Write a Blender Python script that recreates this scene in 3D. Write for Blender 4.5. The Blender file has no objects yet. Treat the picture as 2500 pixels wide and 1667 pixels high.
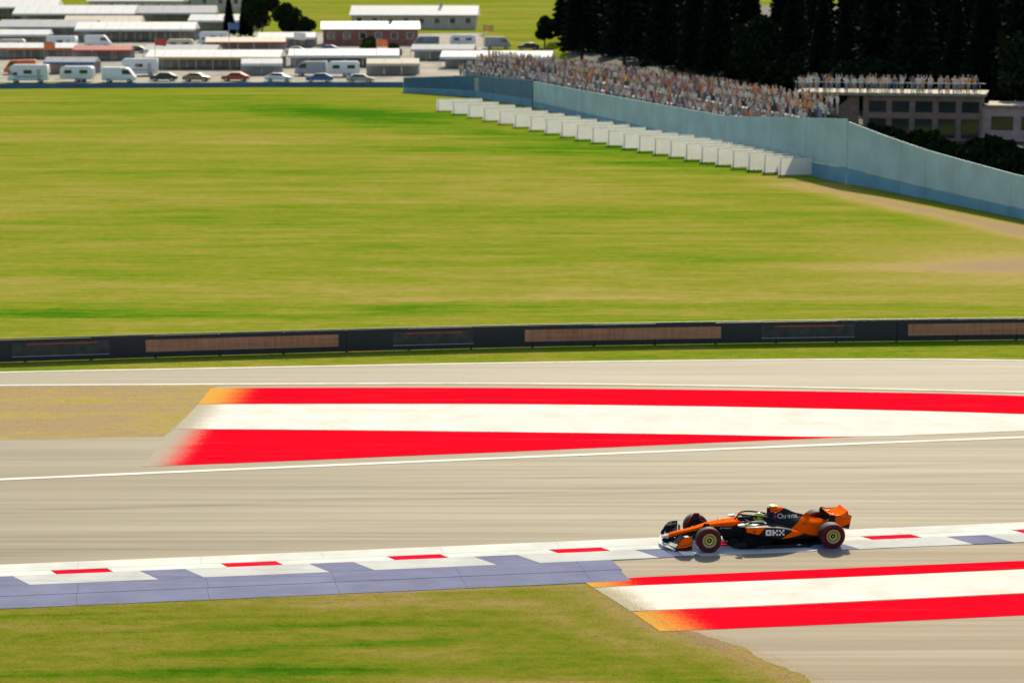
import bpy, bmesh, math, random
import numpy as np
from mathutils import Vector, Matrix, Quaternion
from mathutils.bvhtree import BVHTree
R = math.radians
random.seed(7); rng = np.random.default_rng(7)
S = bpy.context.scene
COL = S.collection

# ------------------------------------------------------------------ camera
CAM_H = 15.844; FPX = 5400.0; HOR = -36.0
PITCH = math.atan((833.5 - HOR) / FPX)
cd = bpy.data.cameras.new('camera'); cam = bpy.data.objects.new('camera', cd); COL.objects.link(cam)
cam.location = (0, 0, CAM_H); cam.rotation_euler = (math.pi/2 - PITCH, 0, 0)
cd.sensor_width = 36; cd.lens = 36*FPX/2500; cd.clip_start = .5; cd.clip_end = 6000
cd.dof.use_dof = True; cd.dof.focus_distance = 63.5; cd.dof.aperture_fstop = 1.0
S.camera = cam
# ------------------------------------------------------------------ light
SUN_EL, SUN_AZ = R(36), R(9)
w = bpy.data.worlds.new('World'); S.world = w; w.use_nodes = True
nt = w.node_tree; bg = nt.nodes['Background']
sky = nt.nodes.new('ShaderNodeTexSky'); sky.sky_type = 'NISHITA'; sky.sun_disc = False
sky.sun_elevation = SUN_EL; sky.sun_rotation = SUN_AZ; sky.air_density = 1.0; sky.dust_density = 1.5
nt.links.new(sky.outputs[0], bg.inputs[0]); bg.inputs[1].default_value = .125
sl = bpy.data.lights.new('sun', 'SUN'); sun = bpy.data.objects.new('sun', sl); COL.objects.link(sun)
sl.energy = 4.4; sl.angle = R(.5); sl.color = (1, .88, .65)
sdir = Vector((math.sin(SUN_AZ)*math.cos(SUN_EL), math.cos(SUN_AZ)*math.cos(SUN_EL), math.sin(SUN_EL)))
sun.rotation_euler = sdir.to_track_quat('Z', 'Y').to_euler(); sun.location = (0, 60, 60)
S.view_settings.view_transform = 'Standard'; S.view_settings.look = 'None'
S.view_settings.exposure = .42; S.view_settings.gamma = 1
S.render.engine = 'CYCLES'

# ------------------------------------------------------------------ helpers
def terrain(x, y):
    d = max(0.0, y - 335.0)
    return .034*d*d/(d + 60.0) + (.0002*max(0, y-700)**1.5 if y > 700 else 0)
def G(px, py, z=0.0):
    """ground point seen at photo pixel px,py (flat land near, rising land far)"""
    a = (px-1250)/FPX; b = -(py-833.5)/FPX
    d = Vector((a, math.cos(PITCH)+b*math.sin(PITCH), -math.sin(PITCH)+b*math.cos(PITCH)))
    t = (z-CAM_H)/d.z if d.z < -1e-6 else 1e5
    p = d*t + Vector((0, 0, CAM_H))
    if p.y > 335 or t < 0:
        lo, hi = 330/d.y, 1600/d.y
        for _ in range(50):
            m = (lo+hi)/2; q = d*m + Vector((0, 0, CAM_H))
            if q.z > terrain(q.x, q.y): lo = m
            else: hi = m
        p = d*lo + Vector((0, 0, CAM_H)); p.z += z
    return p
def tag(o, label=None, cat=None, group=None, kind=None):
    if label: o['label'] = label
    if cat: o['category'] = cat
    if group: o['group'] = group
    if kind: o['kind'] = kind
    return o
def empty(name, loc=(0, 0, 0), rz=0, label=None, cat=None, group=None):
    o = bpy.data.objects.new(name, None); COL.objects.link(o); o.location = loc; o.rotation_euler = (0, 0, rz)
    o.empty_display_size = .2
    return tag(o, label, cat, group)
def children_of(o): return [c for c in bpy.data.objects if c.parent == o]
def copy_tree(o, kids, parent=None):
    c = o.copy(); COL.objects.link(c); c.parent = parent
    if parent is not None: c.matrix_parent_inverse = Matrix.Identity(4)
    for ch in kids.get(o.name, []): copy_tree(ch, kids, c)
    return c
def kid_map():
    k = {}
    for c in bpy.data.objects:
        if c.parent: k.setdefault(c.parent.name, []).append(c)
    return k
class MB:
    def __init__(s): s.v = []; s.f = []; s.m = []; s.uv = None
    def add(s, vs, fs, mi=0):
        n = len(s.v); s.v += [tuple(v) for v in vs]; s.f += [tuple(i+n for i in f) for f in fs]; s.m += [mi]*len(fs); return s
    def box(s, x0, x1, y0, y1, z0, z1, mi=0):
        vs = [(x0,y0,z0),(x1,y0,z0),(x1,y1,z0),(x0,y1,z0),(x0,y0,z1),(x1,y0,z1),(x1,y1,z1),(x0,y1,z1)]
        return s.add(vs, [(0,3,2,1),(4,5,6,7),(0,1,5,4),(1,2,6,5),(2,3,7,6),(3,0,4,7)], mi)
    def tube(s, pts, r, n=8, mi=0, cap=True):
        pts = [Vector(p) for p in pts]; rs = r if isinstance(r, (list, tuple)) else [r]*len(pts)
        rings = []
        up = Vector((0, 0, 1))
        for i, p in enumerate(pts):
            t = (pts[min(i+1, len(pts)-1)] - pts[max(i-1, 0)]).normalized()
            u = up if abs(t.z) < .95 else Vector((1, 0, 0))
            a = t.cross(u).normalized(); b = a.cross(t)
            rings.append([p + (a*math.cos(2*math.pi*k/n) + b*math.sin(2*math.pi*k/n))*rs[i] for k in range(n)])
        vs = [v for rg in rings for v in rg]; fs = []
        for i in range(len(rings)-1):
            for k in range(n):
                fs.append((i*n+k, i*n+(k+1) % n, (i+1)*n+(k+1) % n, (i+1)*n+k))
        if cap: fs += [tuple(range(n))[::-1], tuple((len(rings)-1)*n+k for k in range(n))]
        return s.add(vs, fs, mi)
    def prism(s, poly, y0, y1, mi=0, axis='y'):
        n = len(poly)
        if axis == 'y': vs = [(a, y0, b) for a, b in poly] + [(a, y1, b) for a, b in poly]
        elif axis == 'z': vs = [(a, b, y0) for a, b in poly] + [(a, b, y1) for a, b in poly]
        else: vs = [(y0, a, b) for a, b in poly] + [(y1, a, b) for a, b in poly]
        fs = [tuple(range(n))[::-1], tuple(range(n, 2*n))] + [(i, (i+1) % n, n+(i+1) % n, n+i) for i in range(n)]
        return s.add(vs, fs, mi)
    def lathe_y(s, prof, n=48, mi=0, closed=False):
        # prof: (radius, y)
        vs = []; fs = []; m = len(prof)
        for k in range(n):
            a = 2*math.pi*k/n
            vs += [(r*math.cos(a), y, r*math.sin(a)) for r, y in prof]
        for k in range(n):
            k2 = (k+1) % n
            for j in range(m-1 if not closed else m):
                j2 = (j+1) % m
                fs.append((k*m+j, k*m+j2, k2*m+j2, k2*m+j))
        return s.add(vs, fs, mi)
    def build(s, name, mats, parent=None, smooth=False, loc=None, fix=True, bevel=0):
        me = bpy.data.meshes.new(name); me.from_pydata(s.v, [], s.f)
        if not isinstance(mats, (list, tuple)): mats = [mats]
        for m in mats: me.materials.append(m)
        if len(mats) > 1: me.polygons.foreach_set('material_index', s.m)
        if fix or bevel:
            bm = bmesh.new(); bm.from_mesh(me)
            if fix: bmesh.ops.recalc_face_normals(bm, faces=bm.faces)
            if bevel: bmesh.ops.bevel(bm, geom=[e for e in bm.edges if e.calc_face_angle(0) > .6], offset=bevel, segments=2, affect='EDGES', profile=.6)
            bm.to_mesh(me); bm.free()
        if smooth:
            me.polygons.foreach_set('use_smooth', [True]*len(me.polygons))
            if smooth != 2: me.set_sharp_from_angle(angle=R(38))
        me.update()
        o = bpy.data.objects.new(name, me); COL.objects.link(o)
        if parent: o.parent = parent
        if loc: o.location = loc
        return o
def crom(p0, p1, p2, p3, t):
    return .5*((2*p1) + (-p0+p2)*t + (2*p0-5*p1+4*p2-p3)*t*t + (-p0+3*p1-3*p2+p3)*t**3)
def resample(arr, sub, closed=False):
    arr = np.asarray(arr, float); n = len(arr); out = []
    rngi = range(n) if closed else range(n-1)
    for i in rngi:
        g = (lambda k: arr[k % n]) if closed else (lambda k: arr[min(max(k, 0), n-1)])
        for j in range(sub): out.append(crom(g(i-1), g(i), g(i+1), g(i+2), j/sub))
    if not closed: out.append(arr[-1])
    return np.array(out)
def loft(mb, rings, sub_x=4, sub_r=3, closed=True, cap=True, mi=0):
    """rings: list of lists of 3-D points"""
    A = np.array([resample(r, sub_r, closed) for r in rings])     # sections x pts x 3
    B = np.array([resample(A[:, k], sub_x) for k in range(A.shape[1])]).transpose(1, 0, 2)
    ns, nr = B.shape[:2]
    fs = []
    for i in range(ns-1):
        for k in range(nr if closed else nr-1):
            k2 = (k+1) % nr
            fs.append((i*nr+k, i*nr+k2, (i+1)*nr+k2, (i+1)*nr+k))
    if cap and closed: fs += [tuple(range(nr))[::-1], tuple((ns-1)*nr+k for k in range(nr))]
    return mb.add([tuple(v) for v in B.reshape(-1, 3)], fs, mi)

# ------------------------------------------------------------------ materials
class NT:
    def __init__(s, name):
        s.m = bpy.data.materials.new(name); s.m.use_nodes = True; s.t = s.m.node_tree
        s.b = s.t.nodes['Principled BSDF']
    def n(s, typ, **kw):
        nd = s.t.nodes.new('ShaderNode'+typ)
        for k, v in kw.items(): setattr(nd, k, v)
        return nd
    def set(s, sock, v):
        if hasattr(v, 'is_linked') or isinstance(v, bpy.types.NodeSocket): s.t.links.new(v, sock)
        else: sock.default_value = v
    def math(s, op, a, b=0.0, c=None, clamp=False):
        nd = s.n('Math', operation=op); nd.use_clamp = clamp
        s.set(nd.inputs[0], a); s.set(nd.inputs[1], b)
        if c is not None: s.set(nd.inputs[2], c)
        return nd.outputs[0]
    def noise(s, vec, scale, detail=3, rough=.55, mapscale=None, rot=0, loc=(0, 0, 0)):
        mp = s.n('Mapping'); s.t.links.new(vec, mp.inputs[0])
        mp.inputs['Scale'].default_value = mapscale or (1, 1, 1); mp.inputs['Rotation'].default_value = (0, 0, rot); mp.inputs['Location'].default_value = loc
        nd = s.n('TexNoise'); s.t.links.new(mp.outputs[0], nd.inputs['Vector'])
        nd.inputs['Scale'].default_value = scale; nd.inputs['Detail'].default_value = detail; nd.inputs['Roughness'].default_value = rough
        return nd.outputs['Fac']
    def mix(s, fac, a, b, blend='MIX'):
        nd = s.n('Mix', data_type='RGBA', blend_type=blend)
        s.set(nd.inputs[0], fac); s.set(nd.inputs[6], c4(a)); s.set(nd.inputs[7], c4(b)); return nd.outputs[2]
    def ramp(s, fac, stops, interp='LINEAR'):
        nd = s.n('ValToRGB'); s.t.links.new(fac, nd.inputs[0]); nd.color_ramp.interpolation = interp
        e = nd.color_ramp.elements
        while len(e) < len(stops): e.new(.5)
        for i, (p, c) in enumerate(stops): e[i].position = p; e[i].color = c4(c)
        return nd.outputs[0]
    def remap(s, v, a, b, c=0., d=1.):
        nd = s.n('MapRange'); s.set(nd.inputs[0], v)
        for i, q in enumerate((a, b, c, d)): nd.inputs[i+1].default_value = q
        return nd.outputs[0]
    def pos(s, obj=False):
        return s.n('TexCoord').outputs['Object'] if obj else s.n('NewGeometry').outputs['Position']
    def xyz(s, v):
        nd = s.n('SeparateXYZ'); s.t.links.new(v, nd.inputs[0]); return nd.outputs
    def bump(s, h, strength=.3, dist=.02):
        nd = s.n('Bump'); nd.inputs['Strength'].default_value = strength; nd.inputs['Distance'].default_value = dist
        s.t.links.new(h, nd.inputs['Height']); s.t.links.new(nd.outputs[0], s.b.inputs['Normal'])
    def base(s, col): s.set(s.b.inputs['Base Color'], c4(col) if not isinstance(col, bpy.types.NodeSocket) else col)
    def rough(s, v): s.set(s.b.inputs['Roughness'], v)
def c4(c):
    if isinstance(c, bpy.types.NodeSocket): return c
    return tuple(c) if len(c) == 4 else tuple(c)+(1,)
def simple(name, col, rough=.5, metal=0, var=.12, scale=8, coat=0, spec=.5, obj=True):
    k = NT(name); nz = k.noise(k.pos(obj), scale, 4)
    d = tuple(max(0, c*(1-var*2)) for c in col); l = tuple(min(1, c*(1+var)) for c in col)
    k.base(k.ramp(nz, [(.3, d), (.7, l)])); k.rough(rough)
    k.b.inputs['Metallic'].default_value = metal; k.b.inputs['Coat Weight'].default_value = coat; k.b.inputs['Coat Roughness'].default_value = .08
    k.b.inputs['Specular IOR Level'].default_value = spec
    return k.m
TR = R(7.6)       # heading of the track in the plan
M = {}
def make_grass(name, dryness=0.0, lush=None, fine=1.0, blade=0, tone=1.0):
    k = NT(name); p = k.pos()
    big = k.noise(p, 1, 4, .55, (.012, .05, 1), -TR)
    mid = k.noise(p, 1, 5, .6, (.035, .32, 1), -TR, (3, 9, 0))
    strk = k.noise(p, 1, 5, .65, (.16, 1.7, 1), -TR, (13, 2, 0))
    clump = k.noise(p, 1, 6, .7, (1.3, 2.2, 1), 0)
    fin = k.noise(p, 1, 3, .7, (9*fine, 14*fine, 9), 0)
    tw = k.noise(p, 1, 4, .6, (.22, .42, 1), .3, (31, 7, 0))
    f = k.math('ADD', k.math('MULTIPLY', big, .95), k.math('ADD', k.math('MULTIPLY', mid, .70), k.math('ADD', k.math('MULTIPLY', strk, .58), k.math('ADD', k.math('MULTIPLY', clump, .80), k.math('MULTIPLY', tw, .55)))))
    f = k.math('ADD', f, dryness - 1.245)
    if lush:
        X, Y, _ = k.xyz(p)
        for (x0, y0, x1, y1, wd, amt) in lush:
            L = math.hypot(x1-x0, y1-y0); ux, uy = (x1-x0)/L, (y1-y0)/L
            s_ = k.math('ADD', k.math('MULTIPLY', X, ux), k.math('ADD', k.math('MULTIPLY', Y, uy), -(x0*ux+y0*uy)))
            d_ = k.math('ABSOLUTE', k.math('ADD', k.math('MULTIPLY', X, -uy), k.math('ADD', k.math('MULTIPLY', Y, ux), x0*uy-y0*ux)))
            d_ = k.math('ADD', d_, k.math('MULTIPLY', k.math('ADD', k.math('MULTIPLY', mid, .5), k.math('ADD', k.math('MULTIPLY', strk, .8), k.math('MULTIPLY', tw, .7))), wd*1.3))
            a_ = k.remap(d_, wd*.7, wd*2.4, 1, 0)
            b_ = k.math('MULTIPLY', k.remap(s_, -L*.15, L*.3), k.remap(s_, L*.8, L*1.12, 1, 0))
            f = k.math('SUBTRACT', f, k.math('MULTIPLY', k.math('MULTIPLY', a_, b_), amt))
    col = k.ramp(f, [(.10, (.045, .160, .004)), (.32, (.130, .226, .010)), (.52, (.228, .254, .022)), (.70, (.305, .280, .055)), (.88, (.40, .315, .105)), (1.0, (.36, .27, .15))])
    col = k.mix(k.remap(fin, .45, .25, 0, .5), col, (.06, .095, .010), 'MIX')
    col = k.mix(k.remap(fin, .55, .85, 0, .35), col, (.40, .40, .14))
    if tone != 1.0: col = k.mix(1.0, col, (tone, tone*.97, tone), 'MULTIPLY')
    k.base(col); k.rough(.85); k.b.inputs['Specular IOR Level'].default_value = .0
    k.b.inputs['Sheen Weight'].default_value = .0
    if blade:     # thin leaves let the light through
        t = k.n('BsdfTranslucent'); k.t.links.new(k.mix(1.0, col, (1.5, 1.45, 1.2), 'MULTIPLY'), t.inputs[0]); mx = k.n('MixShader'); mx.inputs[0].default_value = blade
        k.t.links.new(k.b.outputs[0], mx.inputs[1]); k.t.links.new(t.outputs[0], mx.inputs[2]); k.t.links.new(mx.outputs[0], k.t.nodes['Material Output'].inputs[0])
    else: k.bump(k.math('ADD', fin, k.math('MULTIPLY', clump, 1.5)), .5, .05)
    return k.m
_a, _b = G(600, 250), G(1950, 415)
def _seg(a, b, wd, amt): return tuple(G(*a)[:2])+tuple(G(*b)[:2])+(wd, amt)
M['grass'] = make_grass('grass_material', -.03, [(_a.x, _a.y, _b.x, _b.y, 11, .40), (-34, 292, -2, 262, 12, .40), _seg((700, 330), (1900, 430), 7, .2), _seg((1900, 440), (3000, 668), 3.2, -1.0), _seg((2020, 650), (3600, 640), 10, -1.1), _seg((2050, 590), (3000, 600), 9, -.35), _seg((-300, 440), (420, 462), 7, -.22), _seg((-200, 300), (700, 330), 12, -.16), _seg((1200, 480), (2300, 520), 5, -.14), (-60, 104.5, 9, 109.5, 3.2, .36), (9, 109.5, 60, 108, 1.6, .25), (-20, 52, -2, 53.2, .8, .22)], tone=.93)
M['dry'] = make_grass('dry_grass_material', .47)
_ol = [_seg((-200, 1655), (1150, 1628), .45, .42), _seg((-200, 1560), (1000, 1520), .35, .34), _seg((300, 1600), (1150, 1560), .5, .4), _seg((-200, 1510), (500, 1490), .2, .3), _seg((900, 1660), (1600, 1668), .5, -.5), _seg((1250, 1480), (1650, 1610), .9, -.35), _seg((-300, 1487), (1480, 1428), .16, -.5), _seg((1380, 1400), (2330, 1852), 1.2, -.7), _seg((1200, 1460), (2500, 1680), 1.2, -.25)]
M['olive'] = make_grass('foreground_grass_material', -.04, _ol, tone=.76)
M['olive_blade'] = make_grass('foreground_grass_blades', .0, _ol, 1, .55, .76)
M['dry_blade'] = make_grass('dry_grass_blades', .42, None, 1, .55)
M['grass_blade'] = make_grass('verge_grass_blades', .05, None, 1, .55)
def make_asphalt(name, col, dark=.35, streak=1.0, rubber=()):
    k = NT(name); p = k.pos()
    s1 = k.noise(p, 1, 4, .6, (.02, .55, 1), -TR)
    s2 = k.noise(p, 1, 5, .65, (.05, 3.2, 1), -R(6.2), (5, 1, 0))
    s3 = k.noise(p, 1, 4, .6, (.25, .5, 1), 0)
    gr = k.noise(p, 60, 2, .8)
    c0 = tuple(c*1.10 for c in col); c1 = tuple(c*(1-dark) for c in col)
    a = k.mix(k.remap(s1, .38, .66), c1, c0)
    a = k.mix(k.remap(s2, .50, .74, 0, .55*streak), a, tuple(c*.62 for c in col))
    a = k.mix(k.remap(s2, .46, .30, 0, .35*streak), a, tuple(min(1, c*1.2) for c in col))
    a = k.mix(k.remap(s3, .3, .7, 0, .25), a, tuple(c*q for c, q in zip(col, (1.05, .93, .82))))
    a = k.mix(k.remap(gr, .2, .8, 0, .5), a, tuple(c*.55 for c in col)); a = k.mix(k.remap(gr, .62, .8, 0, .4), a, tuple(min(1, c*1.5) for c in col))
    X, Y, _ = k.xyz(p)
    for (x0, y0, x1, y1, wd, amt) in rubber:       # tyre rubber laid down along the driving line
        L = math.hypot(x1-x0, y1-y0); ux, uy = (x1-x0)/L, (y1-y0)/L
        s_ = k.math('ADD', k.math('MULTIPLY', X, ux), k.math('ADD', k.math('MULTIPLY', Y, uy), -(x0*ux+y0*uy)))
        d_ = k.math('ABSOLUTE', k.math('ADD', k.math('MULTIPLY', X, -uy), k.math('ADD', k.math('MULTIPLY', Y, ux), x0*uy-y0*ux)))
        m_ = k.math('MULTIPLY', k.remap(d_, wd*.25, wd, 1, 0), k.math('MULTIPLY', k.remap(s_, -3, 3), k.remap(s_, L-14, L+6, 1, 0)))
        m_ = k.math('MULTIPLY', m_, k.remap(s2, .32, .58))
        a = k.mix(k.math('MULTIPLY', m_, amt), a, (.13, .105, .08))
    k.base(a); k.rough(k.remap(s2, .3, .7, .66, .82)); k.b.inputs['Specular IOR Level'].default_value = .10
    k.bump(gr, .25, .006)
    return k.m
M['asphalt'] = make_asphalt('asphalt_material', (.335, .30, .212), .18, 1.1, [tuple(G(-300, 1352)[:2])+tuple(G(1300, 1300)[:2])+(1.5, .62), tuple(G(-300, 1325)[:2])+tuple(G(800, 1290)[:2])+(.5, .5), tuple(G(-300, 1262)[:2])+tuple(G(2600, 1150)[:2])+(.35, .30), tuple(G(300, 1240)[:2])+tuple(G(2600, 1175)[:2])+(.22, .35), tuple(G(1000, 1180)[:2])+tuple(G(2700, 1120)[:2])+(.25, .3)])
M['asphalt_far'] = make_asphalt('far_asphalt_material', (.375, .34, .252), .12, .5)
M['asphalt_dust'] = make_asphalt('dusty_asphalt_material', (.325, .268, .180), .20, .8)
def make_paint(name, col, wear=.2, under=(.36, .32, .25), rough=.45, fade=None, scuff=.30):
    k = NT(name); p = k.pos()
    s = k.noise(p, 1, 5, .65, (.10, 1.6, 1), -TR); g = k.noise(p, 35, 3, .7); d = k.noise(p, .7, 4, .6)
    dirt = tuple(c*.80 for c in col)
    a = k.mix(k.remap(d, .35, .7), col, dirt)
    wv = k.math('ADD', k.math('MULTIPLY', s, .6), k.math('MULTIPLY', g, .4))
    f = k.remap(wv, .56, .70, 0, wear)
    sk = k.noise(p, 1, 4, .7, (.06, 4.5, 1), -R(6.4), (2, 8, 0)); a = k.mix(k.remap(sk, .56, .72, 0, scuff), a, tuple(c*.45 for c in col))
    a = k.mix(k.remap(g, .55, .8, 0, .22), a, tuple(c*.6 for c in col))
    if fade:      # paint wears thin towards one end of the stripe
        x0, y0, ux, uy, ln, other = fade
        X, Y, _ = k.xyz(p)
        e = k.math('ADD', k.math('MULTIPLY', X, ux), k.math('ADD', k.math('MULTIPLY', Y, uy), -(x0*ux+y0*uy)))
        e = k.remap(e, 0, ln*1.25, .34, -.34)
        q = k.math('ADD', k.math('ADD', k.math('MULTIPLY', s, .2), k.math('MULTIPLY', g, .8)), e)
        a = k.mix(k.remap(q, .40, .72), a, other)
    a = k.mix(f, a, under)
    k.base(a); k.rough(.9); k.b.inputs['Specular IOR Level'].default_value = .0
    k.bump(g, .15, .004)
    return k.m
RED = (.80, .004, .018); WHT = (.78, .745, .65); OCH = (.62, .33, .06)
M['red'] = make_paint('red_paint', RED, .12); M['white'] = make_paint('white_paint', WHT, .18)
M['line'] = make_paint('line_paint', (.80, .77, .68), .35)
M['kerb_white'] = make_paint('kerb_white_paint', (.72, .71, .64), .3, scuff=.42); M['kerb_red'] = make_paint('kerb_red_paint', (.72, .01, .03), .2, (.6, .5, .45))
M['kerb_blue'] = make_paint('kerb_blue_paint', (.215, .228, .335), .7, (.33, .33, .40), scuff=.55); M['kerb_pale'] = make_paint('kerb_pale_paint', (.60, .61, .57), .5, (.42, .43, .47), scuff=.45)
M['cyan'] = make_paint('cyan_line_paint', (.42, .70, .70), .3)
M['navy'] = simple('navy_banner', (.010, .014, .022), .55, var=.2, scale=1.5)
M['greyprint'] = simple('grey_banner_print', (.035, .04, .042), .5, var=.3, scale=3)
M['darkmetal'] = simple('dark_metal', (.06, .062, .066), .45, .6)
M['steel'] = simple('galvanised_steel', (.45, .46, .46), .35, .9)
M['whitefab'] = simple('white_fabric', (.78, .77, .72), .7, var=.06, scale=2)
M['greyfab'] = simple('grey_fabric', (.42, .42, .42), .7, var=.08, scale=2)
M['creamfab'] = simple('cream_fabric', (.70, .60, .42), .7, var=.06, scale=2)
M['yellowfab'] = simple('yellow_fabric', (.70, .42, .10), .7, var=.08, scale=2)
M['orangefab'] = simple('orange_fabric', (.80, .20, .05), .6, var=.08, scale=2)
M['redfab'] = simple('red_fabric', (.45, .06, .04), .6, var=.08, scale=2)
M['bluefab'] = simple('blue_fabric', (.05, .14, .32), .6, var=.08, scale=2)
M['whitepaint'] = simple('white_car_paint', (.75, .75, .73), .25, var=.03, coat=.5)
M['glass'] = simple('dark_glass', (.02, .025, .03), .08, var=.1, spec=.8)
M['rubber'] = simple('rubber', (.02, .02, .021), .75)
M['concrete'] = simple('concrete', (.40, .38, .34), .85, var=.15, scale=1.2)
M['brick'] = simple('red_render', (.34, .13, .09), .85, var=.15, scale=1)
M['brown'] = simple('brown_cladding', (.23, .145, .11), .7, var=.15, scale=1)
M['pink'] = simple('pink_render', (.46, .30, .27), .8, var=.1, scale=1)
M['beige'] = simple('beige_render', (.55, .48, .38), .8, var=.1, scale=1)
M['roofgrey'] = simple('roof_sheet', (.55, .55, .53), .45, .2, var=.06, scale=1)
M['timber'] = simple('weathered_timber', (.30, .25, .19), .8, var=.2, scale=3)
M['board'] = simple('white_board_paint', (.80, .78, .70), .55, var=.05, scale=1)
def cloth_mat(name, col, tr):
    k = NT(name); nz = k.noise(k.pos(), .8, 4); c_ = k.mix(k.remap(nz, .3, .7), tuple(q*.88 for q in col), col); k.base(c_); k.rough(.85); k.b.inputs['Specular IOR Level'].default_value = .1
    t = k.n('BsdfTranslucent'); k.t.links.new(c_, t.inputs[0]); mx = k.n('MixShader'); mx.inputs[0].default_value = tr
    k.t.links.new(k.b.outputs[0], mx.inputs[1]); k.t.links.new(t.outputs[0], mx.inputs[2]); k.t.links.new(mx.outputs[0], k.t.nodes['Material Output'].inputs[0]); return k.m
M['canvas'] = cloth_mat('white_canvas', (.76, .75, .69), .26)
M['gravel'] = simple('gravel_and_dust', (.30, .27, .21), .95, var=.25, scale=.25, obj=False)
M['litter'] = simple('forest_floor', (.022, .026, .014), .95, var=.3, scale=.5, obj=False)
M['boardedge'] = simple('board_frame', (.45, .45, .46), .5, .3)
M['wall_pale'] = simple('pale_blue_banner', (.34, .50, .54), .7, var=.10, scale=.35)
M['wall_deep'] = simple('deep_blue_banner', (.12, .31, .42), .7, var=.12, scale=.35)
M['wall_dark'] = simple('dark_blue_banner', (.025, .13, .24), .6, var=.12, scale=.35)
def print_mat():
    k = NT('orange_banner_print'); p = k.pos()
    a = k.noise(p, 1, 3, .7, (7, 7, .6)); b = k.noise(p, 1, 2, .5, (.4, .4, 9))
    c = k.ramp(a, [(.25, (.26, .085, .04)), (.5, (.40, .155, .07)), (.75, (.48, .21, .10))])
    c = k.mix(k.remap(b, .4, .65, 0, .35), c, (.55, .30, .22)); k.base(c); k.rough(.5); return k.m
M['orangeprint'] = print_mat()

# ------------------------------------------------------------------ the setting: ground sheets
def ground_sheet():
    xs = np.concatenate([np.linspace(-900, -130, 14), np.linspace(-120, 120, 25), np.linspace(130, 900, 14)])
    ys = np.concatenate([np.linspace(-60, 330, 40), np.linspace(336, 760, 54), np.linspace(780, 2600, 30)])
    mb = MB(); nx = len(xs)
    vs = [(x, y, terrain(x, y) if y > 335 else 0.0) for y in ys for x in xs]
    fs = [(j*nx+i, j*nx+i+1, (j+1)*nx+i+1, (j+1)*nx+i) for j in range(len(ys)-1) for i in range(nx-1)]
    o = mb.add(vs, fs).build('ground', M['grass'], smooth=2); tag(o, 'green and straw coloured mown grass field', kind='structure')
ground_sheet()
def edge(pts, z, n=6):
    q = resample(np.array([tuple(G(*p)) for p in pts]), n); q[:, 2] = z; return q
def strip(name, upper, lower, z, mat, label=None, parent=None, n=6, kind='structure'):
    """a thin painted or paved sheet between two measured edges"""
    U, L = edge(upper, z, n), edge(lower, z, n); N = 40
    def re(E):
        d = np.concatenate([[0], np.cumsum(np.linalg.norm(np.diff(E, axis=0), axis=1))]); t = np.linspace(0, d[-1], N)
        return np.stack([np.interp(t, d, E[:, k]) for k in range(3)], 1)
    U, L = re(U), re(L); mb = MB()
    mb.add(list(map(tuple, U))+list(map(tuple, L)), [(i, N+i, N+i+1, i+1) for i in range(N-1)])
    o = mb.build(name, mat, parent, fix=False)
    if parent is None: tag(o, label, kind=kind)
    return o
def poly_sheet(name, pts, z, mat, label, jag=None):
    mb = MB(); v = [tuple(G(*p)[:2])+(z,) for p in pts]
    if jag:       # roughen the stretch of outline between two corners
        i0, i1, amp = jag; out = v[:i0+1]
        for i in range(i0, min(i1, len(v))):
            a, b = Vector(v[i]), Vector(v[(i+1) % len(v)]); n = max(2, int((b-a).length/.22)); t_ = (b-a).normalized(); nn = Vector((-t_.y, t_.x, 0)); dr = 0
            for j in range(1, n): dr = dr*.7+random.uniform(-amp, amp); out.append(tuple(a.lerp(b, j/n)+nn*dr))
            out.append(tuple(b))
        v = out+v[i1+1:]
    mb.add(v, [tuple(range(len(v)))])
    o = mb.build(name, mat, fix=False)
    if o.data.polygons[0].normal.z < 0: o.data.flip_normals()
    return tag(o, label, kind='structure')
FT_U = [(-700, 926), (0, 907), (600, 896), (1250, 884), (1834, 877), (2206, 875), (2500, 878), (3200, 889)]
FT_L = [(-700, 951), (0, 943), (372, 941), (800, 938.5), (1250, 938), (1781, 944), (2500, 959), (3200, 977)]
strip('far_track', FT_U, FT_L, .004, M['asphalt_far'], 'pale asphalt track running below the dark advertising barrier')
strip('dry_verge', FT_L, [(-700, 1094), (0, 1073), (400, 1067), (700, 1060), (1250, 1050), (1781, 1040), (2500, 1030), (3200, 1020)], .004, M['dry'], 'straw coloured dry grass strip between the two tracks')
KT = [(-700, 1407), (0, 1378.5), (650, 1352), (1250, 1327), (1800, 1304), (2500, 1275), (3200, 1246)]
poly_sheet('track', [(-700, 1095), (0, 1073), (400, 1067), (474, 1000), (530, 942), (800, 940.5), (1250, 940), (1781, 946), (2500, 961), (3200, 979)] + [(x, y+4) for x, y in KT[::-1]], .008, M['asphalt'], 'pale sunlit asphalt race track with dark tyre streaks')
poly_sheet('run_off_area', [(1440, 1373), (1800, 1352), (2500, 1325), (3200, 1296), (3300, 1500), (3000, 1850), (2330, 1850), (2030, 1690), (1900, 1625), (1760, 1565), (1670, 1535), (1500, 1432)], .006, M['asphalt_dust'], 'dusty brownish asphalt run-off beside the kerb', (6, 11, .11))
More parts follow.
